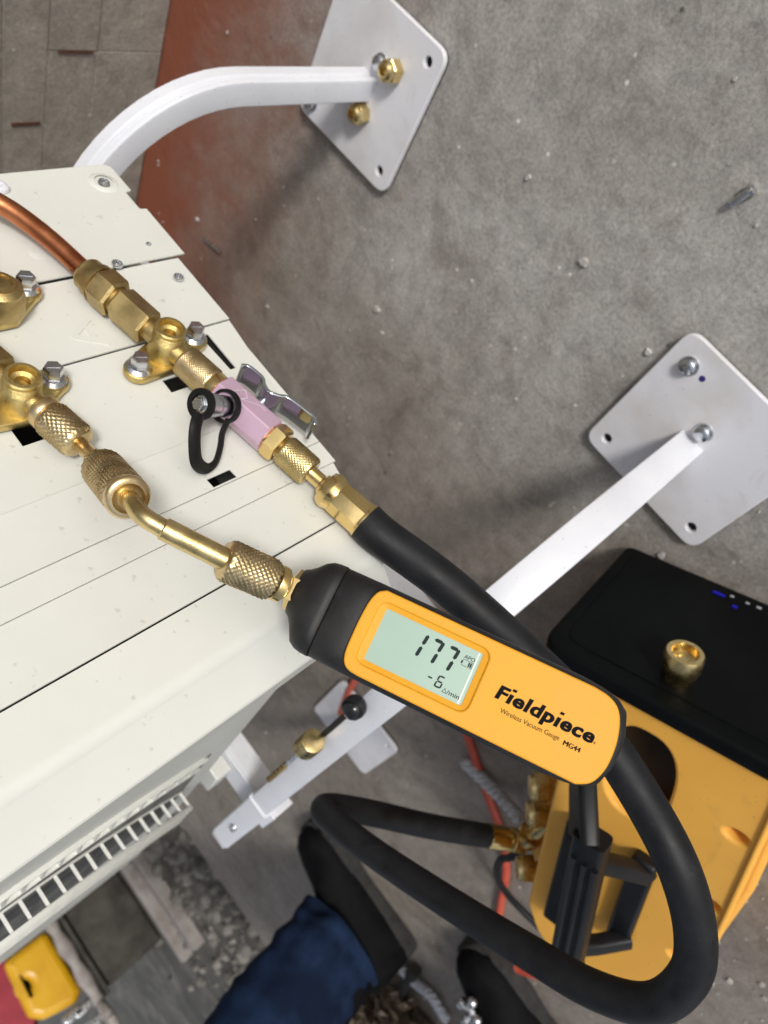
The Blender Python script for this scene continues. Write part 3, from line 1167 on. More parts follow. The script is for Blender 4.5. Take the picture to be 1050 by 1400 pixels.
# ------------------------------------------------------------------ vacuum gauge
gauge = thing('vacuum_gauge', GM @ Vector((.07, 0, -.02)), 'black and amber handheld digital vacuum gauge with a lit number screen', 'gauge')


def gsec(x, hw, zt, zb, e=3.2, n=44, yc=0.0):
    """rounded section of the housing at x: half width hw, from zb to zt"""
    cz, hz = (zt + zb) / 2, (zt - zb) / 2
    out = []
    for k in range(n):
        a = 2 * math.pi * k / n
        c_, s_ = math.cos(a), math.sin(a)
        out.append(GM @ Vector((x, yc + hw * math.copysign(abs(c_) ** (2 / e), c_), cz + hz * math.copysign(abs(s_) ** (2 / e), s_))))
    return out


mb = MB()
mb.rings([gsec(-.0012, .0080, -.0085, -.0235, 2.2, yc=.002), gsec(-.0010, .0100, -.0068, -.0252, 2.2, yc=.002), gsec(.0010, .0112, -.0058, -.0262, 2.3, yc=.0018),
          gsec(.0035, .0140, -.0042, -.0272, 2.5, yc=.001), gsec(.0062, .0180, -.0032, -.0284, 2.8), gsec(.0090, .0196, -.0022, -.0292, 3.0),
          gsec(.0120, .0201, -.0018, -.0296, 3.2), gsec(.0152, .0202, -.0017, -.0298, 3.4), gsec(.0156, .0195, -.0022, -.029, 3.4)])
obj('end_boot', mb, 'housing', gauge, ang=60)
mb = MB()
mb.rings([gsec(.0157, .0192, -.0024, -.029, 3.6), gsec(.0161, .0199, -.0019, -.0298, 3.6), gsec(.028, .0201, -.0019, -.030, 3.8), gsec(.031, .0202, -.0020, -.030, 3.8), gsec(.080, .0205, -.0020, -.030, 4.2),
          gsec(.120, .0209, -.0020, -.030, 3.8), gsec(.130, .0202, -.0020, -.0298, 3.4), gsec(.1365, .0186, -.0020, -.0290, 3.2), gsec(.1400, .0160, -.0020, -.0275, 3.0),
          gsec(.1420, .0110, -.0034, -.0255, 2.6), gsec(.1427, .0050, -.0070, -.0210, 2.4)])
obj('housing', mb, 'housing', gauge, ang=60)
mb = MB()
Fn = frame(gport, -ga, gw)
mb.lathe(hexprof(.0092, -.0005, .0035, .0006), 6, Fn)
mb.lathe([(.0056, .0034), (.0044, .0042), (.0050, .0050), (.0044, .0058), (.0050, .0066), (.0044, .0074), (.0050, .0082), (.0046, .014)], 26, Fn)
obj('brass_port', mb, 'brass_shiny', gauge, ang=25)
left = [(.0375, -.0176), (.0335, -.0170), (.0308, -.0150), (.0294, -.0110), (.0290, -.004), (.0290, .004), (.0296, .0110), (.0312, .0155), (.0342, .0176)]
rt = [(.123, .0182), (.1290, .0174), (.1335, .0152), (.1362, .0115), (.1380, .0060), (.1388, 0), (.1386, -.0070), (.1370, -.0125), (.1345, -.0160), (.1300, -.0184)]
outl = [(p.x, p.y) for p in bez([(x, y, 0) for x, y in left], 4)] + [(p.x, p.y) for p in bez([(x, y, 0) for x, y in rt], 4)]
scr = rrect(.0372, -.0107, .0792, .0112, .0010, 3)
scr2 = [(x, y) for x, y in rrect(.0340, -.0128, .0818, .0133, .0045, 6)]
me = plate_mesh(outl, [scr2], .0034, .0007, GM @ Matrix.Translation((0, 0, .0006)))
put('amber_face', me, 'gyellow', gauge, ang=50)
# sloping bezel down to the glass
mb = MB()
n_ = 6
o_ = rrect(.0340 - .0008, -.0128 - .0008, .0818 + .0008, .0133 + .0008, .0045, n_)
i_ = rrect(.0372, -.0107, .0792, .0112, .0010, n_)
mb.rings([[GM @ Vector((x, y, -.0001)) for x, y in o_], [GM @ Vector((x, y, -.0010)) for x, y in i_], [GM @ Vector((x, y, -.0020)) for x, y in i_]], True, False)
obj('screen_bezel', mb, 'gyellow', gauge, ang=50)
me = plate_mesh(rrect(.0366, -.0112, .0798, .0117, .0010, 3), [], .0006, .0001, GM @ Matrix.Translation((0, 0, -.00125)))
screen = put('screen', me, 'lcd', gauge)
ZS = -.00123
mb = MB()
mb.add([GM @ Vector(p) for p in [(.0774, -.0105, ZS + .00003), (.0780, -.0105, ZS + .00003), (.0780, .0110, ZS + .00003), (.0774, .0110, ZS + .00003)]], [(0, 1, 2, 3)])
obj('glass_edge', mb, 'lcd_rim', screen)


def seg7(ch, x, y, w, h, t, sl):
    """seven-segment digit with its lower left corner at x, y"""
    S = {'1': 'bc', '7': 'abc', '6': 'acdefg'.replace('b', ''), '-': 'g'}[ch]
    g_ = t * .12
    hh = h / 2
    hor = lambda yy: [(t * .5 + g_, yy), (t + g_, yy + t / 2), (w - t - g_, yy + t / 2), (w - t * .5 - g_, yy), (w - t - g_, yy - t / 2), (t + g_, yy - t / 2)]
    ver = lambda xx, ya, yb: [(xx, ya + g_ + t * .1), (xx + t / 2, ya + g_ + t * .55), (xx + t / 2, yb - g_ - t * .55), (xx, yb - g_ - t * .1), (xx - t / 2, yb - g_ - t * .55), (xx - t / 2, ya + g_ + t * .55)]
    sh = dict(a=hor(h - t / 2), g=hor(hh), d=hor(t / 2), b=ver(w - t / 2, hh, h), c=ver(w - t / 2, 0, hh), f=ver(t / 2, hh, h), e=ver(t / 2, 0, hh))
    m_ = MB()
    for k in S:
        pts = [GM @ Vector((x + a + b * sl, y + b, ZS + .00004)) for a, b in sh[k]]
        m_.add(pts, [tuple(range(len(pts)))])
    return m_


for ch, x in (('1', .0506), ('7', .0573), ('7', .0640)):
    obj('digit', seg7(ch, x, -.0012, .0054, .0102, .00145, .13), 'segment', screen)
obj('minus_sign', seg7('-', .0622, -.0082, .0028, .0046, .00062, .1), 'segment', screen)
obj('digit', seg7('6', .0662, -.0084, .0030, .0050, .00066, .12), 'segment', screen)
put('screen_text', text_mesh('/min', .0719, .0774, -.0090, .0019, GM @ Matrix.Translation((0, 0, ZS)), bold=.010, thick=.00005), 'segment', screen)
mb = MB()
to, ti = [(.0700, -.0090), (.0719, -.0090), (.07095, -.0070)], [(.07032, -.00878), (.07158, -.00878), (.07095, -.00745)]
mb.add([GM @ Vector((x, y, ZS + .00005)) for x, y in to + ti], [(0, 1, 4, 3), (1, 2, 5, 4), (2, 0, 3, 5)])
obj('delta_symbol', mb, 'segment', screen)
put('screen_text', text_mesh('APO', .0727, .0772, .0066, .0016, GM @ Matrix.Translation((0, 0, ZS)), bold=.008, thick=.00005), 'segment', screen)
mb = MB()


def quad(x0, y0, x1, y1, zz=ZS + .00005):
    mb.add([GM @ Vector(p) for p in [(x0, y0, zz), (x1, y0, zz), (x1, y1, zz), (x0, y1, zz)]], [(0, 1, 2, 3)])


t_ = .00016
bx0, bx1, by0, by1 = .0728, .0771, .0037, .0062
quad(bx0, by0, bx1, by0 + t_)
quad(bx0, by1 - t_, bx1, by1)
quad(bx0, by0 + t_, bx0 + t_, by1 - t_)
quad(bx1 - t_, by0 + t_, bx1, by1 - t_)
quad(bx0 - .0005, by0 + .0007, bx0, by1 - .0007)
quad(bx1 - .0010, by0 + .0004, bx1 - .0004, by1 - .0004)
quad(bx1 - .0018, by0 + .0004, bx1 - .0012, by1 - .0004)
obj('battery_symbol', mb, 'segment', screen)
FT = GM @ Matrix.Translation((0, 0, .00062))
def raw_extent(t, bold, sp_):
    cu = bpy.data.curves.new('lettering', 'FONT')
    cu.body, cu.size, cu.offset, cu.space_character = t, 1.0, bold, sp_
    o = bpy.data.objects.new('lettering', cu)
    col.objects.link(o)
    dg = bpy.context.evaluated_depsgraph_get()
    dg.update()
    me_ = bpy.data.meshes.new_from_object(o.evaluated_get(dg))
    bpy.data.objects.remove(o)
    xs_ = [v.co.x for v in me_.vertices]
    return min(xs_), max(xs_)


LB, LS = .036, 1.09
word = 'F\u0131eldp\u0131ece'
wx0, wx1 = raw_extent(word, LB, LS)
lx0, lx1, ly0, lh = .0893, .1297, -.0019, .0054
kx = (lx1 - lx0) / (wx1 - wx0)
ky = lh / .73
SHR = .16 * .73 / .73
logo = text_mesh(word, lx0, lx1, ly0, lh, Matrix.Identity(4), bold=LB, spacing=LS)
bmg = bmesh.new()
bmg.from_mesh(logo)
for pre in ('F\u0131', 'F\u0131eldp\u0131'):
    e1_ = raw_extent(pre, LB, LS)[1]
    i0_, i1_ = raw_extent('\u0131', LB, LS)
    xa, xb = lx0 + (e1_ - (i1_ - i0_) - wx0) * kx, lx0 + (e1_ - wx0) * kx
    ya, yb = ly0 + .655 * ky, ly0 + .80 * ky
    q_ = [bmg.verts.new(Vector(p)) for p in [(xa, ya, .0001), (xb, ya, .0001), (xb, yb, .0001), (xa, yb, .0001)]]
    bmg.faces.new(q_)
geo_ = bmesh.ops.duplicate(bmg, geom=bmg.verts[:] + bmg.edges[:] + bmg.faces[:])['geom']
for v_ in geo_:
    if isinstance(v_, bmesh.types.BMVert):
        v_.co.x += .00017
        v_.co.z += .00003
for v_ in bmg.verts:
    v_.co.x += (v_.co.y - ly0) * SHR
    v_.co = FT @ v_.co
bmg.to_mesh(logo)
bmg.free()
put('lettering', logo, 'ink', gauge)
put('lettering', text_mesh('\u00ae', .1303, .1311, -.0017, .0008, FT), 'ink', gauge)
put('lettering', text_mesh('Wireless Vacuum Gauge', .0934, .1180, -.0064, .0020, FT, bold=-.004), 'ink', gauge)
for k_ in range(3):
    put('lettering', text_mesh('MG44', .1199 + .00010 * k_, .1268 + .00010 * k_, -.0071, .0020, FT @ Matrix.Translation((0, 0, .00001 * k_))), 'ink', gauge)

# ------------------------------------------------------------------ brass caps left lying about
def cap_mesh(r, h, o, ax, hint=(1, 0, 0)):
    mb = MB()
    F = frame(o, ax, hint)
    mb.lathe(hexprof(r, 0.0, h * .72, r * .12), 6, F)
    mb.lathe([(r * .84, h * .70), (r * .78, h * .88), (r * .55, h), (r * .36, h * 1.02), (r * .32, h * .7), (r * .05, h * .68)], 28, F)
    return mb


tag(obj('flare_cap', cap_mesh(.0104, .017, at(541, 97, z=.0088), (0, 0, 1)), 'brass', ang=25),
    'brass flare cap on the rear foot plate, near the plate middle', 'brass cap', 'loose brass caps')
tag(obj('flare_cap', cap_mesh(.0098, .016, at(497, 155, z=.0088), (0, 0, 1), (1, .5, 0)), 'brass', ang=25),
    'brass flare cap on the rear foot plate, tucked under the white tube', 'brass cap', 'loose brass caps')
TZ = .290 + .0122
kp = at(488, 964, z=TZ + .004)
mb = MB()
mb.lathe([(.0060, -.0045), (.0086, -.001), (.0092, .0030), (.0082, .0075), (.0055, .0105), (.0020, .0118), (.0005, .0119)], 24, Matrix.Translation(kp))
obj('ball_stop', mb, 'blackball', stand, ang=80)
mb = MB()
pa, pb = at(480, 971, z=TZ + .0004), at(428, 1017, z=TZ + .0004)
mb.sweep([(-.0024, -.0003), (.0024, -.0003), (.0024, .0003), (-.0024, .0003)], [pa, pb], [(0, 1, 0)] * 2)
obj('rod_strip', mb, 'hole', stand)  # flat dark strip standing for the thin rod beside the ball
pa, pb = at(425, 1016, z=TZ + .0110), at(366, 1067, z=TZ + .0060)
rd = (pb - pa).normalized()
RL = (pb - pa).length
ht = thing('brass_fitting', (pa + pb) / 2 - Vector((0, 0, .009)), 'brass collar with a thin spiral tip lying on the front white tube', 'fitting', 'loose brass caps')
Fq = frame(pa, rd)
mb = MB()
mb.knurl(.0100, -.008, .010, 26, .0006, Fq)
mb.lathe([(.0094, .0098), (.0098, .0105), (.0098, .0145), (.0088, .0155), (.0060, .0156), (.0054, .012), (.0024, .0118)], 30, Fq)
obj('brass_collar', mb, 'brass', ht, ang=40)
mb = MB()
mb.lathe([(.0018, .012), (.0018, RL * .55)], 12, Fq)
obj('stem', mb, 'zinc', ht)
mb = MB()
mb.tube([Fq @ Vector((.0020 * math.cos(k * .9), .0020 * math.sin(k * .9), RL * (.52 + .48 * k / 40))) for k in range(41)], .0013, 8)
obj('spiral_tip', mb, 'brass_dull', ht, ang=80)

# ------------------------------------------------------------------ vacuum pump
PO = Vector((-.4294, -.0400, 0))
pu = Vector((.5140, -.8578, 0)).normalized()
pz = Vector((0, 0, 1))
pv = Vector((-.8578, -.5140, 0)).normalized()      # away from the black end panel
PM = Matrix((pu, pv, pz)).transposed().to_4x4()    # local x=u, y=v, z=up
PM.translation = PO
pump = thing('vacuum_pump', PM @ Vector((.1, .19, 0)), 'orange and black vacuum pump with carry handle on the concrete floor', 'vacuum pump')


def ppos(u, v, z):
    return PM @ Vector((u, v, z))


def pplate(name, outer, holes, t, bev, zt, mat, parent):
    return put(name, plate_mesh(outer, holes, t, bev, PM @ Matrix.Translation((0, 0, zt))), mat, parent)


# shell: lower tub with ledge, upper deck with a pocket
wells = [(.1765, .0786), (.1793, .1627), (.176, .25)]
pocket = [(.102 + .026 * math.copysign(abs(math.cos(a)) ** .75, math.cos(a)) + .05 * .047 * math.sin(a), .078 + .047 * math.copysign(abs(math.sin(a)) ** .75, math.sin(a))) for a in [2 * math.pi * k / 40 for k in range(40)]]
shell = pplate('orange_shell', fillet([(.040, .004), (.192, .004), (.196, .20), (.184, .372), (.060, .372), (.040, .330)], [.004, .004, .02, .03, .03, .02]), [pocket] + [circ(u, v, .0085, 20, .0055) for u, v in wells], .060, .003, .166, 'pyellow', pump)
pplate('lower_tub', fillet([(.004, .004), (.197, .004), (.203, .20), (.190, .384), (.040, .384), (.004, .345)], [.004, .004, .02, .03, .03, .03]), [], .095, .005, .1050, 'pyellow', pump)
pplate('pocket_floor', [(x + (.1 - x) * .0, y) for x, y in fillet([(.074, .040), (.102, .025), (.127, .046), (.132, .085), (.120, .128), (.082, .130)], .018)], [], .006, .001, .142, 'pblack', pump)
pplate('rim_strip', fillet([(.1875, .010), (.1905, .010), (.1945, .20), (.1850, .34), (.1820, .34), (.1912, .20)], .001), [], .004, .0012, .1690, 'pyellow', shell)
pplate('base_skid', fillet([(.010, .010), (.190, .010), (.196, .20), (.184, .376), (.044, .376), (.010, .340)], .012), [], .012, .003, .0105, 'pblack', pump)
for u, v in wells:
    mb = MB()
    mb.lathe([(.012, 0), (.012, .002)], 20, PM @ Matrix.Translation((u, v, .152)))
    obj('screw_well', mb, 'pyellow', shell)
# black end panel
FE = PM @ Matrix(((1, 0, 0, 0), (0, 0, 1, 0), (0, 1, 0, 0), (0, 0, 0, 1)))
FEn = PM @ Matrix(((1, 0, 0, 0), (0, 0, -1, 0), (0, 1, 0, 0), (0, 0, 0, 1)))
me = plate_mesh(fillet([(-.002, .004), (.192, .004), (.196, .174), (.006, .174)], [.008, .012, .016, .022], 7), [], .016, .004, FEn @ Matrix.Translation((0, 0, .008)))
endp = put('end_panel', me, 'panel_black', pump)
me = plate_mesh(fillet([(.010, .014), (.182, .014), (.184, .158), (.018, .158)], [.006, .008, .012, .016], 7), [], .0012, .0005, FEn @ Matrix.Translation((0, 0, .0088)))
put('control_panel', me, 'panel_black', endp)
for (u, z, w_, h2, mt) in ((.0976, .0175, .003, .0016, 'white_led'), (.1104, .0180, .003, .0016, 'white_led'), (.1194, .0175, .0036, .002, 'white_led'), (.1290, .0180, .003, .0016, 'white_led'),
                           (.088, .022, .010, .003, 'blue_led'), (.104, .030, .004, .003, 'blue_led')):
    mb = MB()
    mb.box((u, z, .0090), (w_, h2, .0012), FEn)
    obj('indicator_light', mb, mt, endp)
mb = MB()
F = FEn @ Matrix.Translation((.1010, .1395, .0085))
mb.lathe([(.0112, 0), (.0118, .002), (.0118, .006), (.0132, .0085), (.0140, .012), (.0140, .022), (.0128, .0245), (.0098, .0245), (.0092, .018), (.0040, .0165), (.0036, .019), (.0008, .0192)], 40, F)
obj('brass_knob', mb, 'brass', endp)
# handle: base frame on the deck, two arms, ribbed grip
mb = MB()
mb.box((.128, .212, .171), (.020, .120, .012), PM)
base = obj('handle_base', mb, 'pblack', pump, bevel=.003)


def bar(pts, w_, h2, nm, par):
    m_ = MB()
    P_ = [ppos(*p) for p in pts]
    m_.sweep(rrect(-w_ / 2, -h2 / 2, w_ / 2, h2 / 2, min(w_, h2) * .3, 3), P_, [pv] * len(P_))
    return obj(nm, m_, 'pblack', par, ang=40)


bar([(.133, .168, .171), (.112, .150, .195), (.098, .135, .214)], .016, .014, 'handle_arm', pump)
bar([(.137, .262, .171), (.118, .266, .192), (.104, .258, .212)], .016, .014, 'handle_arm', pump)
bar([(.056, .080, .168), (.072, .085, .196), (.090, .112, .218)], .046, .014, 'handle_strut', pump)
grip = MB()
gp = [(.096, .100, .219), (.097, .120, .220), (.1015, .200, .2215), (.104, .262, .220), (.1045, .272, .218)]
grip.sweep(fillet([(-.013, -.010), (.013, -.010), (.013, .010), (-.013, .010)], .005, 4), [ppos(*p) for p in bez(gp, 5)], [pu] * 21)
gr = obj('grip', grip, 'pblack', pump, ang=50)
mb = MB()
for du in (-.007, .002, .010):
    pts = [ppos(p[0] + du, p[1], p[2] + .0098) for p in bez(gp[1:4], 6)]
    mb.tube(pts, .0028, 8)
obj('grip_rib', mb, 'pblack', gr)
# black mounting wall and yellow lip beside the ports
mb = MB()
mb.box((.070, .235, .172), (.018, .150, .014), PM)
obj('handle_base', mb, 'pblack', pump, bevel=.003)
# brass ports on the ledge
for i, (px, py) in enumerate([(741, 1076), (737, 1112), (722, 1187)]):
    c_ = at(px, py, z=.132)
    mb = MB()
    ax = (-pu * .75 + pz * .65)
    F = frame(c_, ax)
    mb.lathe([(.0075, -.035), (.0075, -.006), (.0105, -.005)], 24, F)
    mb.lathe(hexprof(.0150, -.006, .008, .0014), 6, F)
    mb.lathe([(.0118, .0078), (.0110, .0118), (.0040, .0126)], 24, F)
    obj('brass_port', mb, 'brass', pump, ang=25)
c_ = e0 + ed * .047
mb = MB()
tgt = ppos(.028, .26, .11)
mb.lathe([(.0105, 0), (.0105, .012), (.0135, .013), (.0135, .024), (.0090, .025), (.0090, (tgt - c_).length)], 24, frame(c_ - (tgt - c_).normalized() * .004, (tgt - c_)))
obj('intake_port', mb, 'brass', pump, ang=25)
# power cord
cdp = [ppos(.01, .30, .10), at(705, 1168, z=.11), at(684, 1176, z=.10), at(680, 1198, z=.07), at(698, 1228, z=.02), at(745, 1275, z=.006), at(800, 1325, z=.006), at(850, 1375, z=.006), at(905, 1420, z=.006), at(1000, 1500, z=.006)]
mb = MB()
mb.tube(bez(cdp, 8), .0045, 10)
obj('power_cord', mb, 'rubber', pump, ang=80)

# ------------------------------------------------------------------ cables and rope on the floor
rp_ = [at(466, 975, z=.006), at(483, 934, z=.006), at(515, 900, z=.006), at(570, 895, z=.006), at(618, 945, z=.006), at(640, 1008, z=.006), at(652, 1045, z=.006), at(668, 1090, z=.006), at(686, 1140, z=.006), at(692, 1190, z=.006), at(684, 1240, z=.006), at(681, 1280, z=.006),
       at(700, 1320, z=.006), at(760, 1338, z=.006), at(835, 1332, z=.006), at(900, 1300, z=.006)]
mb = MB()
mb.tube(bez(rp_, 8), .0058, 12)
tag(obj('red_cable', mb, 'red', ang=80), 'salmon-red cable snaking across the floor beside the orange pump', 'cable')


def braid(name, pts, r, mat, lab, cat):
    P_ = bez(pts, 10)
    m_ = MB()
    n2 = len(P_)
    for k in range(3):
        hel = []
        for i, p in enumerate(P_):
            t = (P_[min(i + 1, n2 - 1)] - P_[max(i - 1, 0)]).normalized()
            x = t.cross(Vector((0, 0, 1))).normalized()
            a = i * .75 + k * 2 * math.pi / 3
            hel.append(p + (x * math.cos(a) + Vector((0, 0, 1)) * math.sin(a)) * r * .5)
        m_.tube(hel, r * .62, 8)
    return tag(obj(name, m_, mat, ang=80), lab, cat)


braid('braided_hose', [at(635, 1040, z=.010), at(665, 1070, z=.012), at(690, 1096, z=.03), at(716, 1125, z=.09)], .0085, 'braid', 'grey steel-braided hose leading up to the pump ports', 'hose')
braid('white_rope', [at(536, 1309, z=.012), at(556, 1332, z=.012), at(573, 1348, z=.012), at(590, 1362, z=.012), at(610, 1395, z=.012)], .0085, 'rope', 'short white twisted rope on the floor by the jeans leg', 'rope')
mb = MB()
mb.tube([at(568, 1325, z=.01), at(552, 1350, z=.012), at(532, 1400, z=.012), at(520, 1440, z=.012)], .012, 10)
tag(obj('grey_stick', mb, 'dark'), 'dark grey stick lying under the white rope', 'stick')

# ------------------------------------------------------------------ person standing behind the unit (legs in view)
person = thing('person', (-1.32, -.40, 0), 'person in dark blue jeans and black boots standing behind the pump', 'person')


def loft(secs, n=40, wr=0.0, seed=0.0):
    rs = []
    for (c, rx, ry) in secs:
        ring = []
        for k in range(n):
            a = 2 * math.pi * k / n
            p = Vector((c[0] + rx * math.cos(a), c[1] + ry * math.sin(a), c[2]))
            if wr:
                q = Vector((math.cos(a) * 1.3 + seed, math.sin(a) * 1.3, c[2] * 16))
                w2 = wr * (1 + 1.2 * max(0, 1 - c[2] / .28))
                s = 1 + w2 * noise.noise(q) + w2 * .9 * noise.noise(Vector((q.x * 2, q.y * 2, q.z * 2.6)))
                p = Vector((c[0] + rx * s * math.cos(a), c[1] + ry * s * math.sin(a), c[2] + .35 * wr * noise.noise(q * 1.7) * .1))
            ring.append(p)
        rs.append(ring)
    return rs


def leg_secs(fx, fy, hx, hy, cuff):
    key = [(cuff, .078, .092, 0, -.012), (cuff + .03, .080, .094, 0, -.010), (.20, .082, .096, 0, -.004), (.32, .090, .102, .01, .0), (.44, .088, .098, .02, .01), (.52, .086, .092, .03, .02), (.68, .094, .104, .5, .4), (.84, .105, .125, .9, .8), (.95, .115, .135, 1.0, 1.0)]
    out = []
    for i in range(len(key) - 1):
        a, b = key[i], key[i + 1]
        for k in range(7):
            t = k / 7
            z = a[0] + (b[0] - a[0]) * t
            rx, ry = a[1] + (b[1] - a[1]) * t, a[2] + (b[2] - a[2]) * t
            s = max(0, min(1, (z - .1) / .85))
            out.append(((fx + (hx - fx) * s, fy + (hy - fy) * s, z), rx, ry))
    return out


def boot(tx, toe_y, name='boot', lift=0.0):
    """work boot whose toe points to +Y; toe tip at toe_y"""
    m_ = MB()
    secs = []
    # sections from toe to heel: (distance back from toe, half width, height)
    prof_ = [(.000, .012, .030), (.006, .030, .048), (.020, .044, .062), (.05, .052, .072), (.09, .051, .082), (.13, .046, .098), (.165, .043, .118), (.20, .042, .130), (.24, .042, .132), (.275, .038, .125), (.292, .024, .105), (.297, .010, .085)]
    for d_, hw, hh in prof_:
        ring = []
        for k in range(26):
            a = 2 * math.pi * k / 26
            c_, s_ = math.cos(a), math.sin(a)
            x = hw * math.copysign(abs(c_) ** .8, c_)
            z = .028 + (hh - .028) * s_ if s_ > 0 else .028 + .012 * s_
            x *= 1 - .35 * max(0, s_) ** 2
            ring.append((tx + x + .003 * noise.noise(Vector((x * 60, d_ * 60, z * 40))), toe_y - d_, z + lift))
        secs.append(ring)
    m_.rings(secs)
    sh = [((tx, toe_y - .215, .09 + lift), .044, .068), ((tx, toe_y - .218, .13 + lift), .047, .068), ((tx, toe_y - .222, .17 + lift), .050, .066), ((tx, toe_y - .226, .21 + lift), .054, .066), ((tx, toe_y - .226, .215 + lift), .050, .062)]
    m_.rings(loft(sh, 30, .02, tx))
    b = obj(name, m_, 'boot', person, ang=70)
    m2 = MB()
    out = fillet([(-.030, 0), (.030, 0), (.055, -.05), (.052, -.10), (.040, -.15), (.042, -.27), (.030, -.298), (-.030, -.298), (-.042, -.27), (-.040, -.15), (-.052, -.10), (-.055, -.05)], .02, 4)
    m2 = plate_mesh([(tx + x, toe_y + .004 + y) for x, y in out], [], .028, .003, Matrix.Translation((0, 0, .029 + lift)))
    put('sole', m2, 'sole', b)
    return b


b1 = boot(-1.405, -.085)
b2 = boot(-1.165, -.375)
cu1 = .118
secs = leg_secs(-1.420, -.272, -1.40, -.40, .095)
mb = MB()
mb.rings(loft(secs, 44, .075, 1.0), True, False)
# turn-up edge inside the cuff
mb.rings(loft([((-1.420, -.284, .096), .077, .091), ((-1.420, -.282, .125), .070, .084)], 44), True, False)
obj('trouser_leg', mb, 'denim', person, ang=80)
secs = leg_secs(-1.180, -.585, -1.24, -.46, .10)
mb = MB()
mb.rings(loft(secs, 44, .075, 5.0), True, False)
mb.rings(loft([((-1.18, -.597, .101), .077, .091), ((-1.18, -.595, .13), .070, .084)], 44), True, False)
obj('trouser_leg', mb, 'denim', person, ang=80)
mb = MB()
mb.rings(loft([((-1.32, -.44, .88), .20, .14), ((-1.32, -.44, .95), .205, .145), ((-1.32, -.44, 1.05), .19, .135), ((-1.32, -.44, 1.08), .188, .133)], 40, .02), True, True)
obj('trouser_top', mb, 'denim', person, ang=80)
# shiny lace hooks on the nearer boot
for i in range(5):
    for s in (-1, 1):
        mb = MB()
        d_ = .050 + i * .020
        hz_ = .073 + i * .011
        mb.ball((-1.165 + s * .016, -.375 - d_, hz_ + .006), .0085)
        obj('lace_hook', mb, 'zinc', b2, ang=80)
mb = MB()
lp = []
for i in range(5):
    d_ = .050 + i * .020
    hz_ = .079 + i * .011
    lp += [(-1.165 - .014, -.375 - d_, hz_ + .003), (-1.165 + .014, -.375 - d_ - .010, hz_ + .008)]
mb.tube(bez(lp, 5), .0032, 8)
obj('lace', mb, 'rope', b2, ang=80)

# ------------------------------------------------------------------ clutter beyond the slab
for i, (x, y0, y1, w_, z) in enumerate([(-2.93, -.235, .9, .075, .0), (-3.20, -.26, .9, .055, .0)]):
    mb = MB()
    mb.box((x, (y0 + y1) / 2, -.03 + .022), (w_, y1 - y0, .044))
    tag(obj('board', mb, 'wood', bevel=.005), ['pale grey timber board on the dirt, nearer of two', 'narrower grey timber board on the dirt, farther of two'][i], 'board', 'boards on the dirt')
crate = thing('storage_crate', (-3.85, -.05, -.03), 'dark grey crate beyond the concrete edge, with the yellow tool on top', 'crate')
mb = MB()
mb.box((-3.85, .17, .095), (.7, .66, .25))
obj('crate_body', mb, 'dark', crate, bevel=.02)
mb = MB()
mb.box((-3.85, .17, .2265), (.74, .70, .012))
obj('crate_lid', mb, 'dark', crate, bevel=.004)
# grey rod with a ring end on the crate
rod = thing('eye_rod', (-3.55, 0, .235), 'pale grey metal rod with a ring end lying on the crate', 'rod')
mb = MB()
ra, rb_ = at(72, 1235, x=-3.55), at(146, 1362, x=-3.55)
ra.z = rb_.z = .262
P = [ra + (rb_ - ra) * k / 12 for k in range(13)]
mb.tube(P, [.026 + .006 * math.sin(k * 1.6) for k in range(13)], 12)
obj('shaft', mb, 'wood', rod, ang=80)
mb = MB()
rc = rb_ + (rb_ - ra).normalized() * .06
mb.tube([rc + Vector((.055 * math.cos(a), .055 * math.sin(a), 0)) for a in [2 * math.pi * k / 20 for k in range(21)]], .018, 10)
obj('ring', mb, 'wood', rod, ang=80)
# yellow power tool
tl = thing('power_tool', (-3.72, .06, .235), 'yellow plastic tool case standing on the grey crate beside red cloth', 'tool')
cs = [at(3, 1318, x=-3.7), at(62, 1272, x=-3.7), at(110, 1352, x=-3.7), at(104, 1372, x=-3.7), at(58, 1395, x=-3.7), at(38, 1392, x=-3.7)]
outl = fillet([(p.y, p.z) for p in cs], .03, 5)
hc = at(36, 1348, x=-3.7)
me = plate_mesh(outl, [circ(hc.y, hc.z, .018, 14, .012)], .14, .03, yz(-3.63))
bd = put('tool_body', me, 'tyellow', tl)
cs = [at(60, 1276, x=-3.75), at(78, 1262, x=-3.75), at(118, 1345, x=-3.75), at(104, 1362, x=-3.75)]
me = plate_mesh(fillet([(p.y, p.z) for p in cs], .02, 5), [], .12, .025, yz(-3.74))
put('tool_handle', me, 'tyellow', tl)
mb = MB()
mb.box((hc.x + .03, hc.y, hc.z), (.03, .03, .024))
obj('trigger_well', mb, 'hole', tl)
mb = MB()
for px, py, l_ in ((118, 1375, .10), (100, 1388, .08), (135, 1392, .10)):
    p = at(px, py, x=-3.62)
    mb.box((p.x, p.y, p.z), (.05, .035, l_))
obj('tool_blade', mb, 'zinc', tl, bevel=.008)
cs = [at(-60, 1330, x=-3.86), at(4, 1300, x=-3.86), at(48, 1392, x=-3.86), at(40, 1460, x=-3.86), at(-80, 1480, x=-3.86)]
mb = MB()
rs = []
for i in range(10):
    x = -3.80 - .03 * i
    rs.append([Vector((x + .012 * noise.noise(Vector((j * .5, i, 0))), cs[j].y + .02 * math.sin(i + j), cs[j].z + .015 * math.cos(i * 1.3 + j))) for j in range(5)])
mb.rings(rs)
rc_ = obj('red_cloth', mb, 'tred', ang=60)
tag(rc_, 'dark red cloth bundle behind the yellow tool', 'cloth')

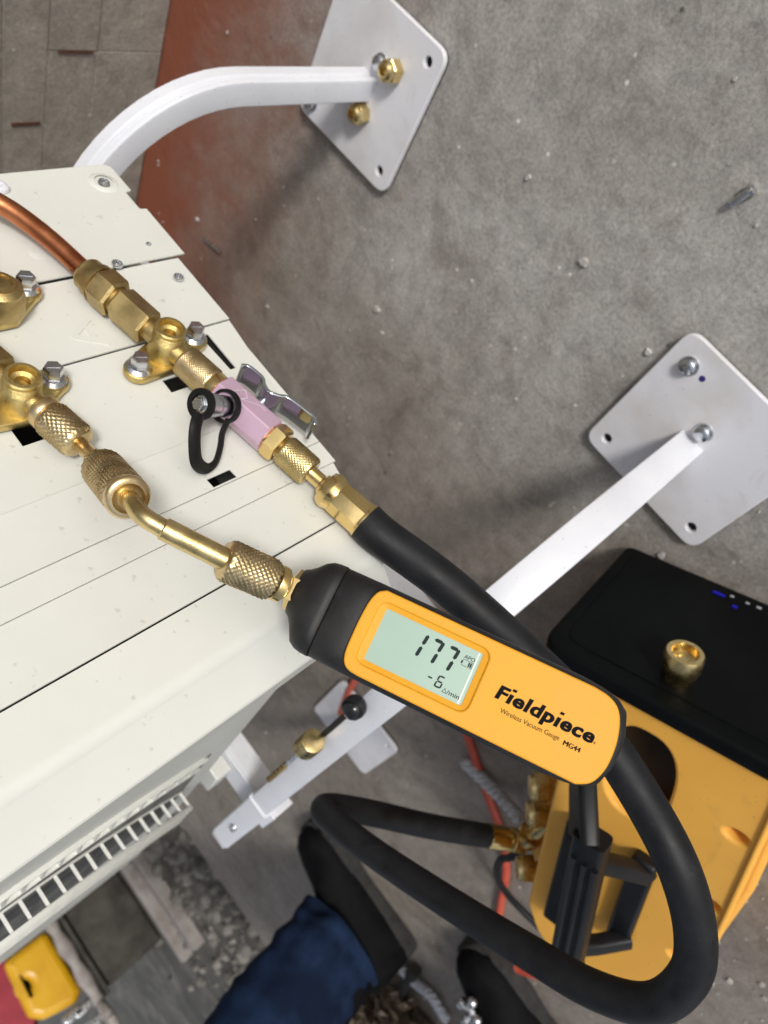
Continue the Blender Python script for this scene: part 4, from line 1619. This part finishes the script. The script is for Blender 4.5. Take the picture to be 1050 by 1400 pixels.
# dry leaves behind the leg
mb = MB()
for k in range(1100):
    x, y = -1.66 + random.gauss(0, .10), -.535 + random.gauss(0, .055)
    if y > -.42 or x > -1.52 or y < -.72:
        continue
    z = random.uniform(.004, .075) * max(.1, 1 - ((x + 1.66) / .28) ** 2)
    a, L, w_ = random.uniform(0, 6.28), random.uniform(.014, .030), random.uniform(.006, .012)
    u_ = Vector((math.cos(a), math.sin(a), random.uniform(-.6, .8))).normalized() * L
    s_ = Vector((-math.sin(a), math.cos(a), random.uniform(-.5, .5))).normalized() * w_
    c_ = Vector((x, y, z))
    b_ = Vector((0, 0, .006))
    mb.add([c_ - u_, c_ + s_ + b_, c_ + u_, c_ - s_ + b_, c_ + Vector((0, 0, -.002))], [(0, 1, 4), (1, 2, 4), (2, 3, 4), (3, 0, 4)])
lv = obj('dry_leaves', mb, 'leaf')
lv['kind'] = 'stuff'
lv['label'] = 'heap of dry brown leaves and straw behind the jeans leg'

# grit on the slab
mb = MB()
for k in range(620):
    x, y = random.uniform(-2.1, .0), random.uniform(-1.0, .70)
    if random.random() < .55:
        x, y = random.uniform(-.95, -.45), random.uniform(-.75, -.35)
    s = random.choice([.0012, .0016, .002, .0026, .004]) * random.uniform(.7, 1.2)
    pts = [(x + s * random.uniform(.6, 1.2) * math.cos(a), y + s * random.uniform(.6, 1.2) * math.sin(a)) for a in [2 * math.pi * j / 6 for j in range(6)]]
    mb.rings([[(px, py, .0002) for px, py in pts], [(x + (px - x) * .8, y + (py - y) * .8, s * .7) for px, py in pts]], True, True)
gr_ = obj('floor_grit', mb, 'stone', ang=20)
gr_['kind'] = 'stuff'
gr_['label'] = 'scattered pale grit and chips on the concrete floor'
# rubble on the dirt beyond the slab
mb = MB()
for k in range(900):
    x, y = -2.24 - abs(random.gauss(0, .55)), random.uniform(-.9, .65)
    s = random.choice([.006, .009, .012, .018, .028]) * random.uniform(.7, 1.3)
    a0 = random.uniform(0, 6.28)
    sq_ = random.uniform(.5, 1)
    pts = [(x + s * random.uniform(.6, 1.2) * math.cos(a0 + a), y + sq_ * s * random.uniform(.6, 1.2) * math.sin(a0 + a)) for a in [2 * math.pi * j / 7 for j in range(7)]]
    mb.rings([[(px, py, -.031) for px, py in pts], [(x + (px - x) * .95, y + (py - y) * .95, -.03 + s * .35 * random.uniform(.6, 1.2)) for px, py in pts], [(x + (px - x) * .5, y + (py - y) * .5, -.03 + s * .7) for px, py in pts]], True, True)
MAT['rubble'] = pmat('rubble', (0.07, 0.065, 0.055), (0.27, 0.25, 0.22), rough=.95, scale=9)
rb2 = obj('rubble', mb, 'rubble', ang=20)
rb2['kind'] = 'stuff'
rb2['label'] = 'loose grey rubble and dust on the dirt beyond the concrete slab'
# dropped screw and nail
p = at(1013, 270, z=.004)
scw = thing('dropped_screw', p, 'small zinc screw lying on the bare concrete at upper right', 'screw')
dx_ = (at(1022, 264, z=.004) - at(1003, 277, z=.004)).normalized()
mb = MB()
mb.tube([p - dx_ * .008 + Vector((0, 0, 0)), p + dx_ * .007], .0026, 10)
obj('shank', mb, 'zinc', scw)
mb = MB()
mb.lathe([(.0045, 0), (.0045, .002), (.003, .003)], 14, frame(p + dx_ * .007, dx_))
obj('head', mb, 'zinc', scw)
mb = MB()
mb.tube([at(279, 326, z=.003), at(301, 345, z=.003)], .0022, 8)
tag(obj('bent_nail', mb, 'zinc'), 'thin grey nail on the reddish floor beside the unit', 'nail')
